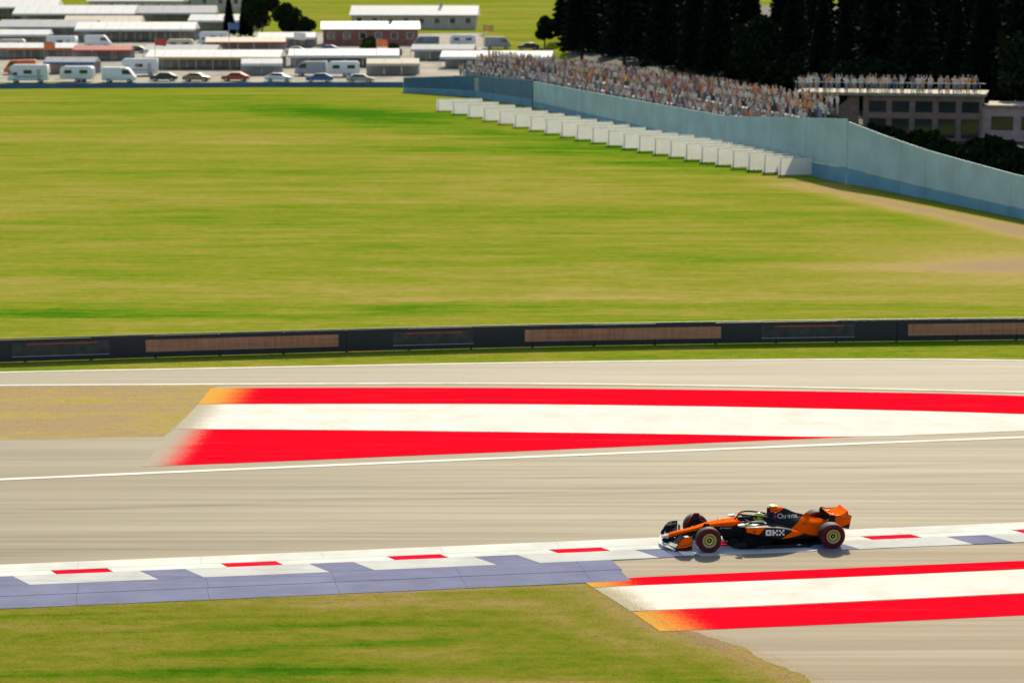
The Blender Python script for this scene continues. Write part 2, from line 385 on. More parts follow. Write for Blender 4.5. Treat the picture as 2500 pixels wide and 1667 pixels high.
# painted run-off stripes, far set: red, white, red
def fade_of(px, py, qx, qy, ln, other):
    a, b = G(px, py), G(qx, qy); d = (b-a).to_2d(); t = Vector((math.cos(TR), math.sin(TR)))
    n = Vector((-d.y, d.x)).normalized(); n = n if n.dot(t) > 0 else -n
    return (a.x, a.y, n.x, n.y, ln, other)
fa = fade_of(520, 947, 345, 1140, 2.1, OCH); fb = fade_of(520, 947, 345, 1140, 1.6, (.40, .35, .27)); fw = fade_of(520, 947, 345, 1140, 1.5, (.42, .38, .28))
M['red_a'] = make_paint('red_paint_far_upper', RED, .1, fade=fa); M['red_b'] = make_paint('red_paint_far_lower', RED, .1, fade=fb); M['white_a'] = make_paint('white_paint_far', WHT, .12, fade=fw)
u = [(515, 948), (800, 947), (1250, 947.6), (1781, 953), (2313, 961.5), (2500, 967), (3200, 986)]
m1 = [(484, 986.5), (800, 986), (1250, 986.5), (1781, 993), (2313, 1005), (2500, 1011), (3200, 1030)]
m2 = [(427, 1047.5), (700, 1049), (1000, 1052), (1250, 1055), (1700, 1061), (2079, 1066.5), (2500, 1052), (3200, 1028)]
l1 = [(345, 1140), (700, 1126), (1000, 1113), (1250, 1103), (1700, 1083), (2079, 1067), (2085, 1066.9)]
strip('painted_stripe', u, m1, .014, M['red_a'], 'far red painted run-off stripe along the upper track', n=5)
strip('painted_stripe', [(x, y+1) for x, y in m1], m2, .0145, M['white_a'], 'far broad white painted run-off stripe', n=5)
strip('painted_stripe', [(427, 1048), (700, 1049.8), (1000, 1052.8), (1250, 1055.6), (1700, 1061.4), (2079, 1066.6), (2085, 1066.8)], l1, .014, M['red_b'], 'red painted wedge tapering to a point beside the white line', n=5)
def line(name, pts, wpx, z, mat, label):
    return strip(name, [(x, y-wpx/2) for x, y in pts], [(x, y+wpx/2) for x, y in pts], z, mat, label)
line('edge_line', [(-700, 1201), (0, 1171), (650, 1143), (1250, 1117.7), (1900, 1091), (2500, 1067.8), (3200, 1041)], 5, .018, M['line'], 'white edge line on the far side of the race track')
line('edge_line', [(-700, 928), (0, 909.5), (600, 898), (1250, 886), (1834, 879), (2206, 877.5), (2500, 880.5), (3200, 891.5)], 2.6, .014, M['line'], 'thin white line at the far edge of the upper track')
line('edge_line', [(-700, 949), (0, 941), (372, 939), (800, 937), (1250, 936.6), (1781, 942.5), (2500, 957.5), (3200, 975)], 3, .014, M['line'], 'thin white line at the near edge of the upper track')
# near set of stripes
fa = fade_of(1415, 1422, 1605, 1542, 1.7, OCH); fw = fade_of(1415, 1422, 1605, 1542, 1.3, (.42, .38, .26))
M['red_c'] = make_paint('red_paint_near', RED, .25, (.62, .10, .07), fade=fa); M['white_c'] = make_paint('white_paint_near', WHT, .12, fade=fw)
strip('painted_stripe', [(1425, 1420), (1570, 1409), (2000, 1390), (2500, 1369), (3200, 1340)], [(1447, 1434), (1570, 1428), (2000, 1411), (2500, 1389), (3200, 1358)], .012, M['red_c'], 'narrow red painted stripe just below the race car')
strip('painted_stripe', [(1449, 1435), (1570, 1429), (2000, 1412), (2500, 1390), (3200, 1359)], [(1540, 1492), (1700, 1485), (2000, 1472), (2500, 1447.6), (3200, 1413)], .0125, M['white_c'], 'broad white painted stripe below the race car')
strip('painted_stripe', [(1542, 1493.5), (1700, 1486.5), (2000, 1473.5), (2500, 1449), (3200, 1414.5)], [(1612, 1541.5), (1800, 1534), (2100, 1521), (2500, 1502), (3200, 1468)], .012, M['red_c'], 'lower red painted stripe nearest the viewer')

# foreground lawn and far yards
poly_sheet('lawn', [(-500, 1503), (0, 1478), (650, 1452), (1250, 1427), (1560, 1427), (1760, 1530), (1900, 1567), (2060, 1627), (2200, 1692), (2600, 1852), (-700, 1852)], .003, M['olive'], 'olive and straw coloured grass in the foreground')
def inside(pts, poly):
    x, y = pts[:, 0], pts[:, 1]; r = np.zeros(len(pts), bool); n = len(poly)
    for i in range(n):
        (x0, y0), (x1, y1) = poly[i], poly[(i+1) % n]
        c_ = ((y0 > y) != (y1 > y)) & (x < (x1-x0)*(y-y0)/(y1-y0+1e-12)+x0); r ^= c_
    return r
def blades(name, pts, mat, label, h0, h1, wd):
    n = len(pts); a = rng.random(n)*6.283; h = rng.uniform(h0, h1, n); ln = rng.normal(size=(n, 2))*.35
    v = np.zeros((n, 3, 3)); v[:, 0, :2] = pts+np.stack([np.cos(a), np.sin(a)], 1)*wd; v[:, 1, :2] = pts-np.stack([np.cos(a), np.sin(a)], 1)*wd
    v[:, 2, :2] = pts+ln*h[:, None]; v[:, 2, 2] = h; v[:, :2, 2] = -.005
    me = bpy.data.meshes.new(name); me.vertices.add(n*3); me.vertices.foreach_set('co', v.ravel()); me.loops.add(n*3); me.loops.foreach_set('vertex_index', np.arange(n*3)); me.polygons.add(n); me.polygons.foreach_set('loop_start', np.arange(0, n*3, 3)); me.update(); me.validate(); me.materials.append(mat)
    o = bpy.data.objects.new(name, me); COL.objects.link(o); return tag(o, label, 'grass', kind='stuff')
def scatter_poly(px, n, clump=6, spread=.10):
    P = np.array([tuple(G(*p)[:2]) for p in px]); lo, hi = P.min(0), P.max(0); q = rng.uniform(lo, hi, (n*2//clump, 2)); q = np.repeat(q, clump, 0)+rng.normal(size=(n*2//clump*clump, 2))*spread
    return q[inside(q, P)]
blades('grass_blades', scatter_poly([(-200, 1492), (0, 1485), (650, 1459), (1250, 1433), (1470, 1427), (1660, 1540), (1890, 1632), (2010, 1692), (2200, 1760), (-300, 1760)], 90000), M['olive_blade'], 'short olive grass blades of the foreground lawn', .02, .055, .005)
blades('grass_blades', scatter_poly([(-300, 951), (0, 944.5), (372, 942), (525, 943), (470, 1000), (398, 1066), (0, 1071), (-300, 1080)], 26000), M['dry_blade'], 'straw coloured grass blades between the two tracks', .02, .05, .006)
blades('grass_blades', scatter_poly([(-300, 893), (0, 886), (600, 868), (1250, 851), (1835, 841), (2500, 832), (2800, 831), (2800, 881), (2500, 876), (2206, 873), (1834, 875), (1250, 882), (600, 894), (0, 905), (-300, 914)], 34000), M['grass_blade'], 'green grass blades of the verge at the foot of the barrier', .02, .06, .007)
blades('grass_blades', scatter_poly([(1500, 1432), (1560, 1455), (1670, 1532), (1790, 1560), (1930, 1615), (2080, 1690), (2000, 1700), (1860, 1640), (1720, 1580), (1620, 1530), (1480, 1445)], 16000, 14, .16), M['dry_blade'], 'thin straw coloured grass blades at the edge of the dusty run-off', .02, .05, .005)
def land_sheet(name, x0, x1, y0, y1, mat, label, nx=30, ny=30, jag=4):
    mb = MB(); vs = []
    for j in range(ny+1):
        for i in range(nx+1):
            ex = (random.uniform(-jag, jag) if i in (0, nx) else 0); ey = (random.uniform(-jag, jag) if j in (0, ny) else 0)
            x = (x0(j/ny) if callable(x0) else x0)+((x1(j/ny) if callable(x1) else x1)-(x0(j/ny) if callable(x0) else x0))*i/nx+ex; y = y0+(y1-y0)*j/ny+ey
            vs.append((x, y, terrain(x, y)+.05))
    mb.add(vs, [(j*(nx+1)+i, j*(nx+1)+i+1, (j+1)*(nx+1)+i+1, (j+1)*(nx+1)+i) for j in range(ny) for i in range(nx)])
    return tag(mb.build(name, mat, fix=False, smooth=2), label, kind='structure')
land_sheet('camp_ground', -150, lambda t: 2-8*t, 360, 520, M['gravel'], 'grey brown gravel yard of the camp beyond the field', jag=3)
# ------------------------------------------------------------------ kerb: strips of painted blocks
KH = .03
kerb = tag(empty('kerb', G(1250, 1340)), 'white, red and blue kerb under the race car', kind='structure')
kerb.location = (0, 0, 0)
KTc = edge(KT, 0, 24)[:, :2]
kd = np.concatenate([[0], np.cumsum(np.linalg.norm(np.diff(KTc, axis=0), axis=1))])
def kpt(s, off, z=0):
    p = np.array([np.interp(s, kd, KTc[:, 0]), np.interp(s, kd, KTc[:, 1])]); q = np.array([np.interp(s+.5, kd, KTc[:, 0]), np.interp(s+.5, kd, KTc[:, 1])])
    t = q-p if s < kd[-1]-.6 else p-np.array([np.interp(s-.5, kd, KTc[:, 0]), np.interp(s-.5, kd, KTc[:, 1])])
    t = t/np.linalg.norm(t); n = np.array([t[1], -t[0]])         # towards the viewer
    r = p+n*off; return (r[0], r[1], z)
def s_of(px):    # arc length at photo column
    c = G(px, float(np.interp(px, [a for a, _ in KT], [b for _, b in KT]))); return float(kd[np.argmin((KTc[:, 0]-c.x)**2+(KTc[:, 1]-c.y)**2)])
def kblock(name, s0, s1, o0, o1, z0, z1, mat, n=3, skew=0):
    mb = MB(); vs = []; m = n+1
    for i in range(m):
        s = s0+(s1-s0)*i/n
        vs += [kpt(s, o0, z0), kpt(s+skew, o1, z1), kpt(s+skew, o1, -.02), kpt(s, o0, -.02)]
    fs = []
    for i in range(n):
        a, b = i*4, i*4+4
        fs += [(a+k, a+(k+1) % 4, b+(k+1) % 4, b+k) for k in range(4)]
    fs += [(0, 1, 2, 3), tuple(n*4+k for k in (3, 2, 1, 0))]
    return mb.add(vs, fs).build(name, mat, kerb)
sA, sB = s_of(-420), s_of(2950)
Wd = [0, .92, 1.40, 2.28]
nseg = 12
for i in range(nseg):       # flat white lane, in cast lengths
    a, b = sA+(sB-sA)*i/nseg, sA+(sB-sA)*(i+1)/nseg
    kblock('kerb_slab', a, b-.006, Wd[0], Wd[1]-.10, .012, .022, M['kerb_white'], 4)
    kblock('cyan_line', a, b-.006, Wd[1]-.095, Wd[1]-.03, .022, .024, M['cyan'], 3)
per = 4.62; s0 = s_of(181)-per*4
i = 0
while s0+i*per < sB:
    c = s0+i*per
    if c+per > sA:
        kblock('kerb_block', c-.75, c+.75, Wd[1]-.025, Wd[2]-.01, .024, KH+.012, M['kerb_red'], 3, .18)
        kblock('kerb_block', c+.765, c+per-.765, Wd[1]-.025, Wd[2]-.01, .024, KH+.012, M['kerb_white'], 3, .18)
        kblock('kerb_block', c-1.75, c+1.65, Wd[2], Wd[3], KH+.012, .02, M['kerb_pale'], 3, .5)
        kblock('kerb_block', c+1.665, c+per-1.765, Wd[2], Wd[3], KH+.012, .02, M['kerb_blue'], 3, .5)
    i += 1
sC = s_of(1455)
a = sA; j = 0
while a < sC-.1:
    b = min(a+3.4, sC)
    kblock('kerb_slab', a, b-.008, Wd[3]+.012, Wd[3]+1.10, .02, .035, M['kerb_blue'], 4, .05)
    kblock('kerb_slab', a, b-.008, Wd[3]+1.125, Wd[3]+2.22, .03, .014, M['kerb_blue'], 4, .05)
    a = b

# ------------------------------------------------------------------ advertising barrier
BB = edge([(-600, 906), (0, 886), (600, 867), (1250, 849.5), (1835, 839), (2200, 834), (2500, 830.5), (3100, 826)], 0, 20)[:, :2]
bd = np.concatenate([[0], np.cumsum(np.linalg.norm(np.diff(BB, axis=0), axis=1))])
def bpt(s): return np.array([np.interp(s, bd, BB[:, 0]), np.interp(s, bd, BB[:, 1])])
def bs(px):
    c = G(px, float(np.interp(px, [-600, 0, 600, 1250, 1835, 2200, 2500, 3100], [906, 886, 867, 849.5, 839, 834, 830.5, 826]))); return float(bd[np.argmin((BB[:, 0]-c.x)**2+(BB[:, 1]-c.y)**2)])
barrier = empty('advert_barrier', (0, 0, 0), 0, 'long low dark navy advertising barrier across the grass', 'barrier')
def bslab(name, s0, s1, z0, z1, front, thick, mat, n=3):
    mb = MB(); vs = []
    for i in range(n+1):
        s = s0+(s1-s0)*i/n; p = bpt(s); t = bpt(min(s+.3, bd[-1]))-bpt(max(s-.3, 0)); t /= np.linalg.norm(t); nn = np.array([t[1], -t[0]])
        a = p+nn*front; b = p+nn*(front-thick)
        vs += [(a[0], a[1], z0), (a[0], a[1], z1), (b[0], b[1], z1), (b[0], b[1], z0)]
    fs = [(i*4+k, i*4+(k+1) % 4, i*4+4+(k+1) % 4, i*4+4+k) for i in range(n) for k in range(4)] + [(0, 1, 2, 3), tuple(n*4+k for k in (3, 2, 1, 0))]
    return mb.add(vs, fs).build(name, mat, barrier)
s = 0.0
while s < bd[-1]-1:
    e = min(s+2.75, bd[-1]); z = random.uniform(-.008, .008)
    bslab('banner_panel', s+.012, e-.012, .03, .97+z, random.uniform(0, .012), .10, M['navy'])
    p = bpt(s); MB().box(p[0]-.05, p[0]+.05, p[1]+.12, p[1]+.22, 0, .93).build('post', M['darkmetal'], barrier)
    s = e
bslab('top_rail', .1, bd[-1]-.1, .985, 1.03, -.02, .06, M['darkmetal'], 40)
for px in (-560, 365, 1290, 2215):
    a, b = bs(px), bs(px+470) if px+470 < 3100 else bd[-1]-.2
    n = 4; L = (b-a)/n
    for q in range(n):
        bslab('print_panel', a+q*L+.004, a+(q+1)*L-.004, .27, .80, .02, .006, M['orangeprint'], 1)
for px in (30, 945, 1868, 2790):
    a, b = bs(px), bs(px+225)
    bslab('print_panel', a, b, .22, .84, .02, .006, M['greyprint'], 2)
    bslab('print_line', a, b, .235, .255, .027, .005, M['boardedge'], 2)
    bslab('print_line', a+.6, b-.5, .74, .79, .027, .005, M['redfab'], 2)

# ------------------------------------------------------------------ race car
def car_paint(name, orange_fn, base=(.010, .011, .014), acc=(1.0, .118, .0)):
    k = NT(name); p = k.pos(True); X, Y, Z = k.xyz(p)
    mask = orange_fn(k, X, Y, Z)
    nz = k.noise(p, 6, 4)
    o = k.mix(k.remap(nz, .35, .7, 0, .2), acc, tuple(c*.9 for c in acc))
    b = k.mix(k.remap(nz, .4, .7, 0, .5), base, (.022, .021, .021))
    k.base(k.mix(mask, b, o)); k.rough(k.math('MULTIPLY_ADD', mask, -.12, .55)); k.set(k.b.inputs['Specular IOR Level'], k.math('MULTIPLY_ADD', mask, -.12, .12)); k.b.inputs['Coat Weight'].default_value = .02; k.b.inputs['Coat Roughness'].default_value = .12
    return k.m
def above(k, a, b): return k.math('GREATER_THAN', a, b)
def AND(k, a, b): return k.math('MULTIPLY', a, b)
def lin(k, X, x0, z0, x1, z1):      # z on the line at x
    m = (z1-z0)/(x1-x0); return k.math('MULTIPLY_ADD', X, m, z0-m*x0)
def f_chassis(k, X, Y, Z):
    l = k.math('MINIMUM', lin(k, X, -.84, .325, .18, .585), lin(k, X, .18, .585, .85, .605))
    l2 = lin(k, X, .82, .60, 1.10, .715)
    return above(k, Z, k.math('MAXIMUM', l, l2))
def f_cover(k, X, Y, Z):
    rear = above(k, X, k.math('MULTIPLY_ADD', Z, .53/.32, 2.49-.49*.53/.32))
    top = AND(k, AND(k, above(k, Z, .925), above(k, X, 1.975)), above(k, k.math('MULTIPLY_ADD', Z, 1.9, 2.23-.93*1.9), X))
    return k.math('MAXIMUM', rear, top)
def f_pod(k, X, Y, Z):
    front = AND(k, AND(k, above(k, k.math('MULTIPLY_ADD', Z, 1.0, 1.47-.45), X), above(k, Z, lin(k, X, 1.14, .515, 1.47, .445))), above(k, .635, Z))
    leaf = AND(k, above(k, X, k.math('MULTIPLY_ADD', Z, 1.75, 2.14-.29*1.75)), above(k, Z, lin(k, X, 2.14, .285, 2.88, .36)))
    return k.math('MAXIMUM', front, leaf)
C = {}
C['chassis'] = car_paint('chassis_paint', f_chassis); C['cover'] = car_paint('engine_cover_paint', f_cover); C['pod'] = car_paint('sidepod_paint', f_pod)
one = lambda k, X, Y, Z: above(k, 2.0, 1.0)
C['orange'] = car_paint('orange_car_paint', one); C['redorange'] = car_paint('red_orange_car_paint', one, acc=(.85, .05, .01))
C['black'] = simple('carbon_black', (.012, .013, .016), .5, var=.25, scale=14, spec=.2)
C['matt'] = simple('matt_carbon', (.009, .009, .011), .7, var=.2, scale=14, spec=.1)
C['white'] = simple('pearl_white_car', (.62, .60, .53), .5, var=.06, spec=.2)
C['decal'] = simple('white_decal', (.78, .72, .68), .45, var=.04); C['grey'] = simple('grey_decal', (.35, .36, .36), .5); C['darkdecal'] = simple('dark_decal', (.10, .012, .006), .5)
C['crimson'] = simple('crimson_decal', (.30, .01, .03), .45); C['teal'] = simple('teal_decal', (.01, .20, .28), .4)
C['lime'] = simple('lime_paint', (.45, .72, .04), .25, coat=.5, var=.1); C['yellow'] = simple('fluorescent_yellow', (.80, .85, .20), .4)
C['tyre'] = simple('tyre_rubber', (.017, .016, .016), .68, var=.2, scale=9, spec=.3); C['ring'] = simple('red_tyre_marking', (.22, .002, .022), .7, spec=.1)
C['rim'] = simple('copper_rim_paint', (.52, .24, .09), .35, var=.06); C['rimdark'] = simple('dark_rim', (.02, .02, .022), .4)
C['g_blue'] = simple('blue_decal', (.02, .16, .45), .4); C['g_red'] = simple('red_decal', (.62, .02, .02), .4); C['g_yel'] = simple('yellow_decal', (.8, .5, .03), .4); C['g_grn'] = simple('green_decal', (.03, .32, .08), .4)
car = empty('race_car', (5.434, 61.644, .02), R(8.318), 'black and orange open wheel race car with halo and red ringed tyres on the kerb', 'race car')
def mir(ring): return [(y, z) for y, z in ring] + [(-y, z) for y, z in ring[::-1] if abs(y) > 1e-6]
# chassis and nose: half rings from bottom centre to top centre
def ch_ring(x, zb, wb, wm, zm, ws, zs, wt, zt, wi=None, zi=None, zc=None):
    wi = wt*.55 if wi is None else wi; zi = zt+.008 if zi is None else zi; zc = zt+.012 if zc is None else zc
    h = [(0, zb), (wb, zb+.005), (wm, zm), (ws, zs), (wt, zt), (wi, zi), (0, zc)]
    return [(x, y, z) for y, z in mir(h)]
keys = [ch_ring(-1.13, .265, .03, .045, .285, .045, .30, .03, .312), ch_ring(-1.05, .262, .06, .085, .29, .085, .318, .06, .335),
        ch_ring(-.84, .275, .085, .11, .31, .115, .355, .085, .395), ch_ring(-.33, .325, .10, .135, .38, .15, .45, .115, .50),
        ch_ring(.05, .345, .12, .17, .42, .185, .54, .15, .60), ch_ring(.25, .335, .15, .20, .44, .215, .575, .18, .64),
        ch_ring(.6, .27, .18, .24, .42, .265, .61, .225, .685), ch_ring(.95, .20, .21, .285, .40, .315, .62, .265, .712),
        ch_ring(1.06, .17, .22, .30, .40, .335, .63, .285, .714, .20, .71, .70), ch_ring(1.12, .16, .22, .31, .39, .34, .63, .295, .712, .235, .69, .47),
        ch_ring(1.5, .12, .24, .33, .38, .35, .63, .305, .705, .25, .69, .42), ch_ring(1.8, .10, .24, .34, .38, .35, .63, .30, .72, .25, .70, .45),
        ch_ring(1.9, .10, .24, .34, .38, .35, .63, .28, .74, .20, .75, .75), ch_ring(2.2, .10, .24, .34, .38, .34, .60, .24, .72)]
chassis = loft(MB(), keys, 5, 4).build('chassis', C['chassis'], car, smooth=True)
# white nose cap and black pylons under the nose
mb = MB(); loft(mb, [[(x, y, z) for y, z in mir([(0, zb), (w_, zb), (w_, zt), (0, zt+.006)])] for x, zb, zt, w_ in ((-1.17, .262, .292, .03), (-1.12, .255, .318, .058), (-1.03, .255, .343, .092), (-.99, .258, .352, .098))], 3, 3)
mb.build('nose_cap', C['white'], car, smooth=True)
for sy in (-1, 1):
    mb = MB(); mb.prism([(-1.16, .14), (-1.10, .29), (-.80, .33), (-.86, .18)], sy*.075-.008, sy*.075+.008); mb.build('nose_pylon', C['black'], car)
# front wing
def xLE(y): return -1.24+.25*abs(y)**1.25
def wing_el(name, c0, c1, z0, z1, ymax, mats, mfn, camber=.018, inner=None, zlift=None, ymin=0.0):
    ys = [v for v in np.linspace(-ymax, ymax, 45)]
    rings = []
    for y in ys:
        x0 = xLE(y)+c0; x1 = xLE(y)*.62 + (-1.24*.38) + c1 - .02*abs(y); dz = (zlift(y) if zlift else 0)
        a = []
        for t, th in ((0, 0), (.15, .012), (.5, .014), (.85, .008), (1, .001)):
            a.append((x0+(x1-x0)*t, y, dz+z0+(z1-z0)*(t**1.35)-camber*math.sin(math.pi*t)+th))
        for t, th in ((.85, -.002), (.5, -.004), (.15, -.006)):
            a.append((x0+(x1-x0)*t, y, dz+z0+(z1-z0)*(t**1.35)-camber*math.sin(math.pi*t)+th))
        rings.append(a)
    mb = MB(); nr = 8
    for i, y in enumerate(ys[:-1]):
        ym = (ys[i]+ys[i+1])/2
        if abs(ym) < ymin: continue
        mb.add(rings[i]+rings[i+1], [(k, (k+1) % nr, nr+(k+1) % nr, nr+k) for k in range(nr)], mfn(ym))
    o = mb.build(name, mats, car, fix=False)
    bm = bmesh.new(); bm.from_mesh(o.data); bmesh.ops.remove_doubles(bm, verts=bm.verts, dist=1e-5); bmesh.ops.recalc_face_normals(bm, faces=bm.faces); bm.to_mesh(o.data); bm.free()
    o.data.polygons.foreach_set('use_smooth', [True]*len(o.data.polygons)); o.data.set_sharp_from_angle(angle=R(40))
    return o
fl = lambda y: .03*(1-abs(y))
wing_el('front_wing_plane', 0, .12, .095, .125, .975, [C['white'], C['black']], lambda y: 0, zlift=lambda y: .035*abs(y))
wing_el('front_wing_flap', .115, .25, .135, .185, .97, [C['white'], C['black']], lambda y: 0 if abs(y) > .22 else 1, zlift=lambda y: .035*abs(y), ymin=.06)
wing_el('front_wing_flap', .235, .40, .185, .275, .965, [C['matt'], C['crimson']], lambda y: 1 if y < -.74 else 0, zlift=lambda y: .03*abs(y), ymin=.12)
wing_el('front_wing_flap', .375, .55, .265, .385, .96, [C['matt'], C['white']], lambda y: 1 if -.78 < y < -.56 else 0, zlift=lambda y: .02*abs(y), ymin=.14)
for sy in (-1, 1):
    ep = [(-1.0, .10), (-.985, .20), (-.93, .27), (-.86, .38), (-.78, .455), (-.70, .49), (-.50, .505), (-.505, .10)]
    p = MB().prism(ep, sy*.975-.006, sy*.975+.006).build('endplate', C['black'], car, bevel=.003)
    mb = MB(); q = [(-.925, .245), (-.86, .355), (-.785, .435), (-.71, .47), (-.52, .485), (-.52, .335), (-.70, .275)]
    mb.prism(q, sy*.986-.003, sy*.986+.003); mb.build('endplate_skin', C['orange'], p)
    mb = MB(); mb.prism([(-.97, .19), (-.94, .228), (-.70, .258), (-.52, .312), (-.52, .262), (-.70, .205)], sy*.99-.012, sy*.99+.012); mb.build('canard', C['orange'], p)
    MB().prism([(-.49, .16), (-.49, .42), (-.42, .36), (-.42, .15)], sy*.93-.004, sy*.93+.004).build('brake_duct_vane', C['grey'], car)
# sidepods
def pod_ring(x, yi, yo, zb, zt, sy, low=.12, rnd=.055):
    h = [(yi, zt+.012), ((yi+yo)/2, zt+.006), (yo-.07, zt-.004), (yo-.008, zt-rnd), (yo, (zb+zt)/2+.01), (yo-.012, zb+.04), (yo-.07, zb), (yo-.22, (zb+low)/2), (yo-.30, low), (yi, low-.01)]
    return [(x, sy*y, z) for y, z in h]
pods = {}
for sy in (-1, 1):
    ks = [pod_ring(1.12, .30, .755, .49, .632, sy, .40), pod_ring(1.17, .30, .775, .455, .642, sy, .24), pod_ring(1.3, .30, .79, .42, .648, sy, .16), pod_ring(1.55, .30, .80, .365, .648, sy), pod_ring(1.9, .28, .795, .30, .632, sy),
          pod_ring(2.2, .26, .765, .265, .585, sy), pod_ring(2.5, .22, .69, .235, .50, sy), pod_ring(2.8, .18, .575, .20, .395, sy, .10), pod_ring(3.1, .14, .45, .165, .295, sy, .09), pod_ring(3.4, .10, .36, .14, .225, sy, .08, .03)]
    pods[sy] = loft(MB(), ks, 5, 3).build('sidepod', C['pod'], car, smooth=True)
    MB().box(1.108, 1.125, min(sy*.34, sy*.735), max(sy*.34, sy*.735), .515, .612).build('air_inlet', C['matt'], pods[sy])
    MB().prism([(1.16, .640), (1.6, .652), (2.02, .622), (2.0, .630), (1.6, .661), (1.2, .652)], sy*.56-.16, sy*.56+.16).build('pod_top_edge', C['matt'], pods[sy]) if False else None
# engine cover
def cov_ring(x, zb, wb, wm, zm, wu, zu, wt, zt):
    h = [(0, zb-.05), (wb*.8, zb-.05), (wb, zb), (wm, zm), (wu, zu), (wt, zt-.035), (0, zt)]
    return [(x, y, z) for y, z in mir(h)]
ks = [cov_ring(1.93, .66, .20, .15, .76, .125, .88, .095, 1.035), cov_ring(2.02, .56, .32, .20, .74, .14, .90, .11, 1.045), cov_ring(2.2, .52, .40, .28, .69, .145, .88, .10, 1.045), cov_ring(2.42, .48, .46, .33, .66, .15, .84, .065, 1.005),
      cov_ring(2.7, .42, .47, .35, .60, .17, .74, .030, .875), cov_ring(3.0, .34, .44, .34, .54, .20, .665, .028, .79), cov_ring(3.25, .28, .38, .31, .49, .20, .60, .05, .70), cov_ring(3.5, .24, .29, .25, .45, .17, .56, .07, .655), cov_ring(3.66, .26, .18, .17, .42, .12, .53, .05, .60)]
cover = loft(MB(), ks, 5, 4).build('engine_cover', C['cover'], car, smooth=True)
mb = MB(); loft(mb, [[(1.935-d, y*s_, .85+(z-.85)*s_) for y, z in mir([(0, .79), (.10, .80), (.105, .9), (.085, 1.0), (0, 1.015)])] for d, s_ in ((0, 1.0), (.012, .96))], 2, 3)
mb.build('airbox_intake', C['matt'], cover, smooth=True)
MB().prism([(2.92, .74), (3.06, .845), (3.14, .83), (3.19, .70)], -.006, .006).build('cover_fin', C['redorange'], cover)
# roll hoop camera
cmr = MB(); loft(cmr, [[(x, y, z) for y, z in mir([(0, 1.075-h_), (w_, 1.075-h_*.6), (w_, 1.075+h_*.6), (0, 1.075+h_)])] for x, w_, h_ in ((1.96, .04, .012), (2.0, .085, .028), (2.1, .095, .03), (2.2, .06, .012))], 3, 3)
cmr = cmr.build('roll_hoop_camera', C['yellow'], cover, smooth=True); MB().box(1.99, 2.09, -.025, .025, 1.03, 1.06).build('camera_stalk', C['lime'], cmr)
# headrest
mb = MB(); loft(mb, [[(x, y, z) for y, z in mir([(0, .62), (w_, .64), (w_*.95, zt-.03), (0, zt)])] for x, w_, zt in ((1.78, .14, .74), (1.86, .20, .80), (1.95, .2, .84), (2.05, .15, .86))], 3, 3); mb.build('headrest', C['matt'], car, smooth=True)
for sy in (-1, 1):       # pale cockpit side panel with a teal band
    mb = MB(); pts = []
    pan = [(1.28, .655), (1.33, .725), (1.62, .752), (1.76, .735), (1.66, .66)]
    p = MB().prism(pan, sy*.372-.012, sy*.372+.012).build('cockpit_side_panel', C['white'], car, bevel=.006)
    MB().prism([(1.24, .72), (1.34, .735), (1.46, .655), (1.36, .652)], sy*.392-.006, sy*.392+.006).build('teal_band', C['teal'], p)
    # mirror
    mr = MB(); loft(mr, [[(x, sy*.60+yy*w_, .685+zz*h_) for yy, zz in ((-1, -1), (1, -1), (1, 1), (-1, 1))] for x, w_, h_ in ((.90, .05, .006), (.95, .08, .022), (1.05, .09, .033), (1.085, .09, .033))], 3, 3)
    mr = mr.build('mirror', C['white'], car, smooth=True); MB().box(1.085, 1.092, sy*.60-.08, sy*.60+.08, .657, .713).build('mirror_glass', M['glass'], mr)
    MB().tube([(1.04, sy*.33, .66), (1.03, sy*.52, .67)], .010).build('mirror_stalk', C['black'], mr)
# halo
h = MB(); h.tube([(.92, 0, .69), (1.0, 0, .77), (1.08, 0, .86)], [.022, .02, .028], 10)
pts = [(1.08, 0, .868)]
for sy in (-1, 1):
    arm = resample(np.array([(1.07, 0, .866), (1.13, sy*.13, .88), (1.27, sy*.235, .885), (1.5, sy*.29, .87), (1.75, sy*.30, .83), (1.95, sy*.29, .78), (2.05, sy*.28, .74)]), 5)
    h.tube([tuple(v) for v in arm], .027, 8)
halo = h.build('halo', C['black'], car, smooth=True)
mb = MB(); mb.tube([tuple(v) for v in resample(np.array([(1.13, -.125, .895), (1.085, 0, .893), (1.13, .125, .895)]), 5)], .022, 8); mb.build('halo_fairing', C['orange'], halo, smooth=True)
MB().box(.90, 1.12, -.20, .20, .716, .722).build('windscreen_plinth', C['orange'], car) if False else None
